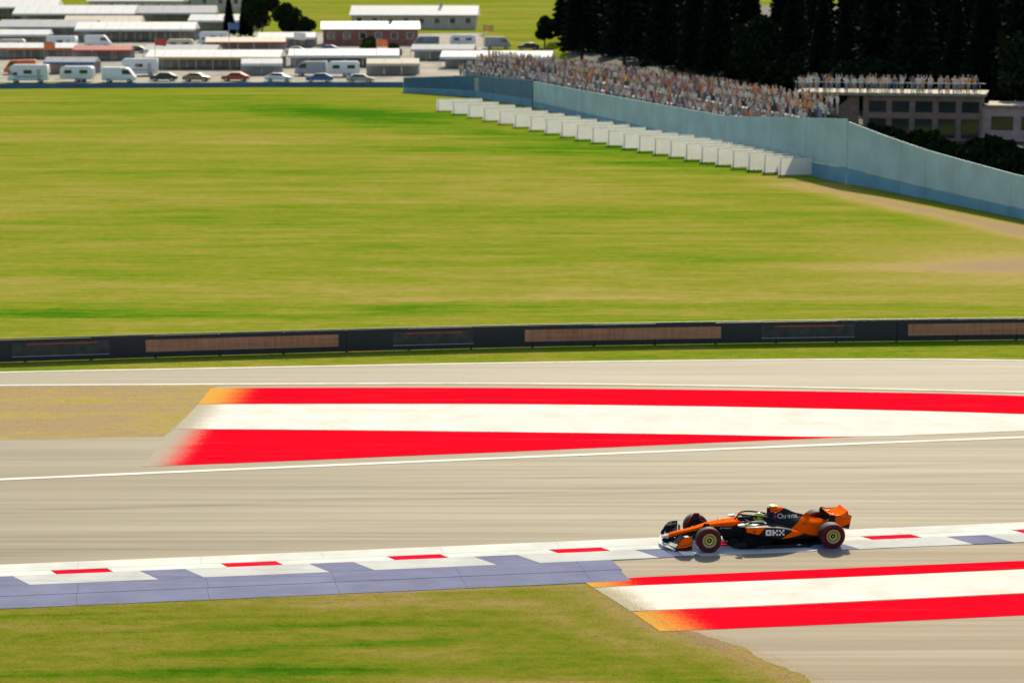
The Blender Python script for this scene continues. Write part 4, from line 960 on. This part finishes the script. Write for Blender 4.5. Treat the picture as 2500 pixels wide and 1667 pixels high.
# ------------------------------------------------------------------ hospitality building at the right
hb_o = G(2105, 342); hb = empty('hospitality_building', hb_o, R(-14), 'brown two storey pavilion with pale roof terrace behind the blue wall', 'building')
LW = 19; HH = 4.6
MB().box(0, 12, 0, 8, 0, HH).build('wall', M['brown'], hb); MB().box(12.02, LW+6, .6, 8, 0, HH-1.1).build('annex_wall', M['pink'], hb)
MB().box(-7.2, 12.4, -.5, 8.4, HH+.01, HH+.28).build('terrace_slab', M['timber'], hb); MB().box(12.45, LW+6.4, .2, 8.4, HH-1.08, HH-.85).build('roof_slab', M['timber'], hb)
for i in range(5):
    w_ = MB().box(.6+i*2.35, 2.4+i*2.35, -.05, .06, 2.9, 4.1).build('window', M['darkmetal'], hb)
    MB().box(.68+i*2.35, 2.32+i*2.35, -.075, -.055, 2.98, 4.02).build('pane', M['glass'], w_)
    w_ = MB().box(.6+i*2.35, 2.4+i*2.35, -.05, .06, .3, 2.3).build('window', M['darkmetal'], hb)
    MB().box(.68+i*2.35, 2.32+i*2.35, -.075, -.055, .38, 2.22).build('pane', M['glass'], w_)
for i in range(4):
    w_ = MB().box(13+i*3, 15.2+i*3, .55, .66, 1.2, 2.6).build('window', M['darkmetal'], hb)
    MB().box(13.08+i*3, 15.12+i*3, .525, .545, 1.28, 2.52).build('pane', M['glass'], w_)
for i in range(19): MB().box(-6.95+i*1.04, -6.90+i*1.04, -.45, -.40, HH+.28, HH+1.3).build('railing_post', M['steel'], hb)
MB().box(-7.1, 12.4, -.46, -.40, HH+1.31, HH+1.37).build('handrail', M['steel'], hb)
for i in range(3): MB().box(-7.0+i*2.3, -6.8+i*2.3, 7.6, 7.8, 0, HH).build('deck_post', M['timber'], hb)
# outside stair down the left side
st = MB().prism([(-.45, 0), (-.45, HH), (-1.2, HH), (-6.2, .2), (-6.2, 0)], .5, .62).build('stair_side', M['brown'], hb)
for i in range(16): MB().box(-1.2-.31*(i+1), -1.2-.31*i, .62, 2.0, HH-.28*(i+1)-.05, HH-.28*(i+1)).build('stair_tread', M['concrete'], st)
for i in range(25):
    for j in range(2):
        v = hb.matrix_basis @ Vector((-6.4+i*.74+random.uniform(-.25, .25), .4+j*1.5+random.uniform(-.3, .3), HH+.28)) if False else (Matrix.Translation(hb_o) @ Matrix.Rotation(R(-14), 4, 'Z')) @ Vector((-6.4+i*.74+random.uniform(-.25, .25), .4+j*1.5+random.uniform(-.3, .3), HH+.28))
        put_person(v, R(-14)+random.uniform(-.6, .6), 'guest standing on the roof terrace of the brown pavilion', 'guests on the pavilion roof')
# ------------------------------------------------------------------ trees
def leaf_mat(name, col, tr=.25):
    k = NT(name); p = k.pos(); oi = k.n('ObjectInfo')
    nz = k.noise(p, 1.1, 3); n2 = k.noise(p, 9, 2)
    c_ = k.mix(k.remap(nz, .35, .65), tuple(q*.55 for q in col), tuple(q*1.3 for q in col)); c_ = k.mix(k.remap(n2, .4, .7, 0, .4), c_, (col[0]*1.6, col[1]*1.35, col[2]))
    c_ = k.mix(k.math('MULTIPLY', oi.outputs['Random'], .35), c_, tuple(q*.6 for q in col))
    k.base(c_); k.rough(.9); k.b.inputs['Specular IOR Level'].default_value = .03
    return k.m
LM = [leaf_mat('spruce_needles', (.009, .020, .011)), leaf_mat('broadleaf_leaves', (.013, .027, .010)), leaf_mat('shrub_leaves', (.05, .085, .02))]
BARK = simple('bark', (.06, .045, .035), .9, var=.25, scale=5)
def quads(P, N_, U, V):
    n = len(P); vs = np.empty((n*4, 3)); vs[0::4] = P-U-V; vs[1::4] = P+U-V; vs[2::4] = P+U+V; vs[3::4] = P-U+V
    me = bpy.data.meshes.new('crown'); me.vertices.add(n*4); me.vertices.foreach_set('co', vs.ravel()); me.loops.add(n*4); me.loops.foreach_set('vertex_index', np.arange(n*4)); me.polygons.add(n); me.polygons.foreach_set('loop_start', np.arange(0, n*4, 4)); me.update(); me.validate(); return me
def rand_dirs(n): v = rng.normal(size=(n, 3)); return v/np.linalg.norm(v, axis=1)[:, None]
def spruce(hh, rr, n=6500):
    t = rng.random(n)**.75; z = hh*(.10+.90*t); lay = np.abs(((z*1.15) % 1.0)-.5)*2
    rad = rr*(1-t)**.85*(.55+.45*lay)+.12; ang = rng.random(n)*2*math.pi; ang = np.round(ang*4.5)/4.5+rng.normal(size=n)*.10+z*.7
    q = rad*(rng.random(n)**.45); P = np.stack([q*np.cos(ang), q*np.sin(ang), z-q*.32+rng.normal(size=n)*.08], 1)
    d = np.stack([np.cos(ang), np.sin(ang), -.35+rng.normal(size=n)*.25], 1); d /= np.linalg.norm(d, axis=1)[:, None]
    s_ = np.cross(d, rand_dirs(n)); s_ /= np.linalg.norm(s_, axis=1)[:, None]; L = rng.uniform(.22, .5, n)[:, None]
    return quads(P, None, d*L, s_*L*.38)
def broad(hh, rr, n=7500, lobes=16):
    Cn = []; 
    for i in range(lobes):
        a = rng.random()*2*math.pi; q = rr*.62*rng.random()**.5; z = hh*(.34+.50*rng.random()); Cn.append((q*math.cos(a), q*math.sin(a), z, rr*rng.uniform(.30, .5)))
    Cn.append((0, 0, hh*.82, rr*.42)); Cn = np.array(Cn); idx = rng.integers(0, len(Cn), n); d = rand_dirs(n); q = Cn[idx, 3]*(rng.random(n)**.28)
    P = Cn[idx, :3]+d*q[:, None]*np.array([1, 1, .8]); U = rand_dirs(n); V = np.cross(U, rand_dirs(n)); V /= np.linalg.norm(V, axis=1)[:, None]; L = rng.uniform(.14, .32, n)[:, None]
    return quads(P, None, U*L, V*L*.75)
def tree_mesh(kind, hh, rr):
    me = spruce(hh, rr) if kind == 0 else broad(hh, rr) if kind == 1 else broad(hh, rr, 2600, 9); me.materials.append(LM[kind])
    tb = MB()
    if kind == 0: tb.tube([(0, 0, -.3), (0, 0, hh*.5), (0, 0, hh*.96)], [.26, .15, .03], 8)
    else:
        tb.tube([(0, 0, -.3), (.1, .05, hh*.3), (0, 0, hh*.7)], [.3 if kind == 1 else .1, .2 if kind == 1 else .06, .05], 8)
        for q in range(6 if kind == 1 else 4):
            a = q*1.05+.3; tb.tube([(0, 0, hh*(.22+.05*q)), (rr*.3*math.cos(a), rr*.3*math.sin(a), hh*(.40+.05*q)), (rr*.6*math.cos(a), rr*.6*math.sin(a), hh*(.52+.05*q))], [.12 if kind == 1 else .05, .07, .02], 6)
    o = tb.build('trunk', BARK, smooth=True); tm = o.data; bpy.data.objects.remove(o)
    return me, tm
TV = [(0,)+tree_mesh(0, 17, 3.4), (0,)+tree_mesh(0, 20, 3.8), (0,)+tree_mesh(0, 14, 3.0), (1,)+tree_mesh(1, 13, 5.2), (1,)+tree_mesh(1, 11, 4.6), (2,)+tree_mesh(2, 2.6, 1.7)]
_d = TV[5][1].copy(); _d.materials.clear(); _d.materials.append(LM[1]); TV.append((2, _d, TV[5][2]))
def tree(v, p, sc, label, group, name):
    k_, cm_, tm_ = TV[v]; r = empty(name, p, random.random()*6.28, label, 'tree' if k_ < 2 else 'shrub', group); r.scale = (sc, sc, sc*random.uniform(.92, 1.1))
    for nm, me in (('crown', cm_), ('trunk', tm_)):
        o = bpy.data.objects.new(nm, me); COL.objects.link(o); o.parent = r
def off_wall(px, py): 
    p = G(px, py); return p
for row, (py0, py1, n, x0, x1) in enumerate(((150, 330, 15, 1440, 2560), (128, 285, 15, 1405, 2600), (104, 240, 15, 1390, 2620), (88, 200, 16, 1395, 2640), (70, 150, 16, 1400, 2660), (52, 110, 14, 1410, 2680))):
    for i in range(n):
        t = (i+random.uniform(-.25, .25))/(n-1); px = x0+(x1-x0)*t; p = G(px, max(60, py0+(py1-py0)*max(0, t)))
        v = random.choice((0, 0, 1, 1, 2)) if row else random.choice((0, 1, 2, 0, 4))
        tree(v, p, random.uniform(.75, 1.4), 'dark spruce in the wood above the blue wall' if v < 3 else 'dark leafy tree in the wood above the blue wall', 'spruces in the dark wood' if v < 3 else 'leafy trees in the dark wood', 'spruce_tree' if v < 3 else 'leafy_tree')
# undergrowth along the foot of the wood and its floor of dark leaf litter
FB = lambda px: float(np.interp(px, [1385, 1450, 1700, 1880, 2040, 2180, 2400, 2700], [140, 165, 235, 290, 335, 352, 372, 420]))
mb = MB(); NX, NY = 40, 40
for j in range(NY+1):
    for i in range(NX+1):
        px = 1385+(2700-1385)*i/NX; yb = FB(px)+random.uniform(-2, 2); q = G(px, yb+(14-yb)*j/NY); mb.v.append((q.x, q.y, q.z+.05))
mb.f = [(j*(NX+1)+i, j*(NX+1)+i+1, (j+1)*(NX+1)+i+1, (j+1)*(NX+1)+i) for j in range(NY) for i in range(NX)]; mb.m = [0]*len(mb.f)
tag(mb.build('forest_floor', M['litter'], fix=False), 'dark leaf litter floor of the wood', kind='structure')
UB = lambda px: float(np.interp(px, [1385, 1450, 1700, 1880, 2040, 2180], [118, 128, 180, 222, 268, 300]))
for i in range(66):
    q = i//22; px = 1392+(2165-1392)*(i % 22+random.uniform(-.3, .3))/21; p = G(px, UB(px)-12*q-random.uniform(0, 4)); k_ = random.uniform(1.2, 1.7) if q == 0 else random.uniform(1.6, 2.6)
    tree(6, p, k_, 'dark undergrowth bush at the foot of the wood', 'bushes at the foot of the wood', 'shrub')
# dark hedge between pavilion and wall
for i in range(13):
    p = G(2130+i*36, 392+i*7); tree(6, p, random.uniform(.9, 1.25), 'shrub of the dark hedge between the pavilion and the blue wall', 'hedge shrubs in front of the pavilion', 'shrub')
for px, py, v, sc, lb in ((640, 100, 3, .85, 'dark leafy tree left of the red building'), (700, 104, 4, .8, 'lower dark leafy tree beside the red building'), (560, 92, 0, .55, 'small dark spruce behind the white marquees'), (600, 96, 2, .7, 'spruce between the marquees and the leafy trees'), (745, 108, 4, .55, 'small round tree at the corner of the red building'), (905, 138, 5, 1.3, 'green bush in front of the red building'), (960, 142, 5, 1.0, 'smaller green bush right of the other bush'), (1330, 118, 4, .6, 'tree at the left end of the dark wood')):
    tree(v, G(px, py), sc, lb, None, 'leafy_tree' if v in (3, 4) else 'spruce_tree' if v < 3 else 'shrub')
# ------------------------------------------------------------------ camp site beyond the field
def marquee(px, py, w_, d_, he, hr, mat, label, rz=0, valance=None, name='marquee'):
    r = empty(name, G(px, py), R(rz), label, 'tent'); n = max(2, int(w_/3))
    for i in range(n):
        a, b = -w_/2+w_*i/n, -w_/2+w_*(i+1)/n-.03
        MB().add([(a, 0, he), (b, 0, he), (b, d_/2, hr), (a, d_/2, hr), (a, d_, he), (b, d_, he)], [(0, 1, 2, 3), (3, 2, 5, 4)]).build('roof_panel', mat, r, fix=False)
        MB().box(a, b, d_-.03, d_, .1, he).build('side_panel', M['greyfab'], r)
        MB().box(a, b, -.05, -.03, he-.42, he-.02).build('valance', valance or mat, r)
        MB().tube([(a, -.02, 0), (a, -.02, he)], .06, 6).build('pole', M['steel'], r)
    MB().tube([(w_/2-.03, -.02, 0), (w_/2-.03, -.02, he)], .06, 6).build('pole', M['steel'], r)
    for sx in (-1, 1): MB().add([(sx*w_/2, 0, he), (sx*w_/2, d_, he), (sx*w_/2, d_/2, hr)], [(0, 1, 2)]).build('gable', mat, r, fix=False)
    # trestle tables in the shade of the tent
    for i in range(n):
        x = -w_/2+w_*(i+.5)/n; MB().box(x-.9, x+.9, d_*.4, d_*.4+.7, .70, .75).box(x-.8, x-.74, d_*.45, d_*.45+.06, 0, .70).box(x+.74, x+.8, d_*.45, d_*.45+.06, 0, .70).build('table', M['timber'], r)
    return r
def vehicle(px, py, kind, mat, label, rz=0, cat='car', name='parked_car'):
    r = empty(name, G(px, py), R(rz), label, cat, None)
    if kind == 'car': L, Wd_, prof, win = 4.4, 1.78, [(-2.2, .3), (-2.2, .72), (-2.0, .86), (-1.25, .96), (-.55, 1.42), (.9, 1.45), (1.75, 1.02), (2.15, .95), (2.2, .55), (2.15, .3)], [(-1.1, .98), (-.5, 1.36), (.85, 1.38), (1.5, 1.04)]
    elif kind == 'van': L, Wd_, prof, win = 5.4, 2.0, [(-2.7, .35), (-2.7, .95), (-2.45, 1.15), (-1.75, 2.15), (-1.3, 2.45), (2.6, 2.5), (2.7, 2.3), (2.7, .35)], [(-2.1, 1.35), (-1.6, 2.05), (-.6, 2.1), (-.6, 1.35)]
    elif kind == 'camper': L, Wd_, prof, win = 6.4, 2.2, [(-3.2, .4), (-3.2, .95), (-2.9, 1.2), (-2.4, 1.7), (-2.9, 2.1), (-2.7, 2.75), (-2.3, 2.95), (3.1, 2.95), (3.2, 2.8), (3.2, .4)], [(-2.6, 1.25), (-2.25, 1.7), (-1.6, 1.75), (-1.6, 1.25)]
    else: L, Wd_, prof, win = 5.6, 2.2, [(-2.5, .5), (-2.75, 1.0), (-2.55, 2.3), (-2.1, 2.6), (2.3, 2.6), (2.6, 2.3), (2.7, 1.0), (2.5, .5)], [(-1.9, 1.4), (-1.9, 2.0), (-.7, 2.0), (-.7, 1.4)]
    h_ = Wd_/2; MB().prism(prof, -h_, h_).build('body', mat, r, bevel=.07, smooth=True)
    MB().prism(win, -h_-.012, -h_+.002).build('side_window', M['glass'], r)
    MB().prism([(x, z) for x, z in win], h_-.002, h_+.012).build('side_window', M['glass'], r)
    if kind == 'camper': MB().box(-.6, .7, -h_-.015, -h_+.002, 1.5, 2.1).build('side_window', M['glass'], r); MB().box(1.5, 2.1, -h_-.012, -h_+.002, .6, 2.2).build('door', M['greyfab'], r); MB().box(-2.0, 2.6, -h_-.01, -h_+.002, 1.0, 1.12).build('stripe', M['bluefab'], r)
    if kind == 'caravan': MB().box(.6, 1.9, -h_-.015, -h_+.002, 1.4, 2.0).build('side_window', M['glass'], r); MB().tube([(-2.6, 0, .5), (-3.7, 0, .45)], .05, 6).build('drawbar', M['steel'], r)
    ax = ((-L*.31, .33), (L*.30, .33)) if kind != 'caravan' else ((.1, .33), (.85, .33))
    for x, rad in ax:
        for sy in (-1, 1):
            wv = MB().lathe_y([(0, -.1), (.2, -.11), (.3, -.1), (rad, -.08), (rad, .08), (.3, .1), (0, .1)], 16).build('wheel', M['rubber'], r, loc=(x, sy*(h_-.06), rad), smooth=True)
            MB().lathe_y([(0, sy*.115), (.19, sy*.118), (.2, sy*.10)], 12).build('hub_cap', M['steel'], wv)
    if kind in ('car', 'van', 'camper'):
        x0 = prof[1][0]; zz = prof[1][1]-.12
        for sy in (-1, 1): MB().box(x0-.012, x0+.05, sy*h_*.72-.16, sy*h_*.72+.16, zz-.08, zz+.08).build('headlight', M['steel'], r); MB().box(-x0-.06, -x0+.012, sy*h_*.8-.1, sy*h_*.8+.1, zz-.08, zz+.1).build('tail_light', M['redfab'], r)
    return r
def house(px, py, w_, d_, he, hr, wall, roof, label, rz=0, nwin=4):
    r = empty('building', G(px, py), R(rz), label, 'building'); MB().box(-w_/2, w_/2, 0, d_, -.5, he).build('wall', wall, r)
    rf = MB().add([(-w_/2-.5, -.6, he-.1), (w_/2+.5, -.6, he-.1), (w_/2+.5, d_/2, hr), (-w_/2-.5, d_/2, hr), (-w_/2-.5, d_+.6, he-.1), (w_/2+.5, d_+.6, he-.1), (-w_/2-.5, -.6, he-.3), (w_/2+.5, -.6, he-.3), (w_/2+.5, d_+.6, he-.3), (-w_/2-.5, d_+.6, he-.3)], [(0, 1, 2, 3), (3, 2, 5, 4), (0, 6, 7, 1), (4, 5, 8, 9), (1, 7, 8, 5, 2), (0, 3, 4, 9, 6)]).build('roof', roof, r, fix=False)
    MB().box(w_*.2, w_*.2+.7, d_*.45, d_*.45+.7, hr-.6, hr+.7).build('chimney', wall, rf)
    for i in range(nwin):
        x = -w_/2+w_*(i+.5)/nwin; wn = MB().box(x-.75, x+.75, -.06, .02, he*.38, he*.78).build('window', M['board'], r); MB().box(x-.65, x+.65, -.08, -.065, he*.40, he*.76).build('pane', M['glass'], wn)
    MB().box(-.5, .5, -.07, .02, -.3, min(2.1, he*.7)).build('door', M['darkmetal'], r) if nwin % 2 == 0 else None
    return r
wf, cf = M['whitefab'], M['creamfab']
marquee(700, 118, 12, 6, 2.2, 3.2, wf, 'small white marquee left of the red building', 2)
marquee(440, 150, 14, 6, 2.1, 3.0, M['greyfab'], 'grey marquee between cream caravan and yellow valance', -3)
marquee(250, 82, 18, 8, 2.6, 4.0, cf, 'cream marquee at the back of the camp', 2)
marquee(40, 112, 14, 6, 2.3, 3.3, wf, 'white marquee at the far left behind the orange valance', 4)
marquee(540, 78, 16, 8, 2.6, 4.0, wf, 'white marquee left of the small dark spruce', -4)
marquee(20, 48, 26, 12, 3.2, 5.2, wf, 'white marquee in the top left corner', 3)
marquee(640, 186, 7, 4, 2.1, 2.9, wf, 'small white pavilion tent above the dark red car', 6)
marquee(170, 182, 9, 4, 2.1, 2.9, M['greyfab'], 'small grey awning above the white caravan', -4, M['bluefab'], name='awning')
marquee(960, 186, 9, 4, 2.1, 2.9, cf, 'small cream tent above the light grey car', 4)
marquee(1080, 150, 12, 5, 2.2, 3.1, M['greyfab'], 'grey marquee below the white caravan near the wood', -5)
vehicle(340, 186, 'camper', M['whitepaint'], 'white camper van above the white panel van', 5, 'camper van', 'camper_van')
vehicle(760, 186, 'van', M['greyfab'], 'grey van above the blue car', -6, 'van', 'parked_van')
vehicle(840, 188, 'caravan', M['whitepaint'], 'white caravan above the light grey car', 3, 'caravan', 'caravan')
vehicle(240, 116, 'van', M['whitepaint'], 'white van left of the cream marquee rows', 183, 'van', 'parked_van')
vehicle(520, 112, 'camper', M['whitepaint'], 'white camper van in front of the small spruce', 4, 'camper van', 'camper_van')
vehicle(30, 128, 'caravan', cf, 'cream caravan at the left edge', 3, 'caravan', 'caravan')
vehicle(1160, 140, 'car', M['redfab'], 'red car between the grey marquee and the wood', 5)
vehicle(800, 128, 'car', M['bluefab'], 'blue car in front of the red building', -3)
marquee(520, 172, 24, 8, 2.3, 3.5, wf, 'long white marquee with yellow valance at the top of the field', -2, M['yellowfab'])
marquee(840, 166, 20, 8, 2.2, 3.3, wf, 'long white marquee right of the one with the yellow valance', 3)
marquee(1210, 170, 20, 7, 2.2, 3.2, wf, 'white marquee at the left end of the spectator terrace', -6)
marquee(330, 104, 26, 10, 2.8, 4.3, wf, 'large white marquee in the middle of the camp', 2)
marquee(110, 96, 22, 10, 2.7, 4.2, M['greyfab'], 'large grey white marquee at the left edge of the camp', -3)
marquee(180, 66, 30, 12, 3.2, 5.2, wf, 'big white marquee at the back left of the camp', 1)
marquee(430, 62, 20, 10, 3.0, 4.8, M['greyfab'], 'pale grey marquee behind the middle of the camp', 4)
marquee(80, 146, 16, 6, 2.2, 3.1, wf, 'white marquee with orange valance at the left edge', 0, M['orangefab'])
marquee(600, 130, 16, 6, 2.2, 3.1, cf, 'cream marquee in front of the dark trees', 5, M['redfab'])
marquee(250, 150, 11, 5, 2.1, 2.9, M['redfab'], 'dark red awning between the white marquees', 3, name='awning')
house(905, 112, 20, 9, 3.6, 5.0, M['brick'], M['roofgrey'], 'long red walled building with pale roof', 4, 6)
house(1010, 72, 30, 10, 3.5, 5.6, M['beige'], M['whitefab'], 'beige hall with white roof behind the red building', -2, 8)
house(500, 30, 22, 10, 5.5, 8.5, M['beige'], M['brick'], 'beige house with red roof at the top edge', 6, 5)
house(330, 34, 26, 10, 3.6, 5.6, M['beige'], M['whitefab'], 'low hall with white roof near the top edge', -3, 6)
vehicle(70, 203, 'camper', M['whitepaint'], 'white camper van with blue stripe at the far left of the field edge', 4, 'camper van', 'camper_van')
vehicle(190, 201, 'caravan', M['whitepaint'], 'white caravan right of the leftmost camper van', -3, 'caravan', 'caravan')
vehicle(292, 202, 'van', M['whitepaint'], 'white panel van at the right end of the white vehicles', 180, 'van', 'parked_van')
vehicle(50, 182, 'van', M['orangefab'], 'orange van behind the white camper', 6, 'van', 'parked_van')
vehicle(400, 199, 'car', M['darkmetal'], 'dark grey car parked below the yellow valance', 3)
vehicle(480, 200, 'car', simple('bronze_car_paint', (.30, .17, .06), .35, coat=.4), 'bronze coloured car parked below the yellow valance', 178)
vehicle(575, 199, 'car', M['redfab'], 'dark red car at the field edge', -4)
vehicle(680, 200, 'car', M['whitepaint'], 'white car at the field edge right of the dark red car', 182)
vehicle(780, 201, 'car', M['bluefab'], 'blue car parked left of the tall dark blue wall', 3)
vehicle(880, 203, 'car', M['greyfab'], 'light grey car nearest the tall dark blue wall', 180)
vehicle(1040, 118, 'van', simple('slate_van_paint', (.16, .20, .26), .35, coat=.4), 'slate blue van right of the red building', 5, 'van', 'parked_van')
vehicle(1130, 116, 'caravan', M['whitepaint'], 'white caravan between the slate van and the wood', 2, 'caravan', 'caravan')
vehicle(1215, 120, 'van', M['greyfab'], 'grey van beside the left end of the dark wood', 184, 'van', 'parked_van')
vehicle(1290, 122, 'car', M['darkmetal'], 'dark car at the left end of the dark wood', 3)
vehicle(150, 124, 'camper', M['whitepaint'], 'white camper van among the marquees at left', -8, 'camper van', 'camper_van')
vehicle(440, 128, 'caravan', cf, 'cream caravan among the marquees', 4, 'caravan', 'caravan')
vehicle(330, 130, 'car', M['darkmetal'], 'dark car left of the cream caravan', 0)
vehicle(720, 132, 'car', M['whitepaint'], 'white car below the dark leafy trees', 6)

def flag(px, py, hgt, mat, label):
    r = empty('flag', G(px, py), R(random.uniform(-25, 25)), label, 'flag'); MB().tube([(0, 0, 0), (0, 0, hgt)], .05, 6).build('pole', M['steel'], r)
    n = 8; v = [(2.0*i/n, .18*math.sin(i*1.1)*i/n, hgt-.1-1.2*j-.12*i/n) for i in range(n+1) for j in range(2)]
    MB().add(v, [(2*i, 2*i+1, 2*i+3, 2*i+2) for i in range(n)]).build('cloth', mat, r, fix=False, smooth=2)
for px, py, h_, m_, lb in ((110, 190, 6, 'orangefab', 'orange flag on a pole behind the white caravan'), (380, 178, 6, 'redfab', 'red flag on a pole in front of the yellow valance'), (720, 178, 7, 'whitefab', 'white flag on a pole between the two long white marquees'), (920, 180, 6, 'orangefab', 'orange flag on a pole above the light grey car'), (560, 146, 7, 'bluefab', 'blue flag on a pole by the cream marquee'), (1180, 152, 7, 'yellowfab', 'yellow flag on a pole left of the spectator terrace')): flag(px, py, h_, M[m_], lb)
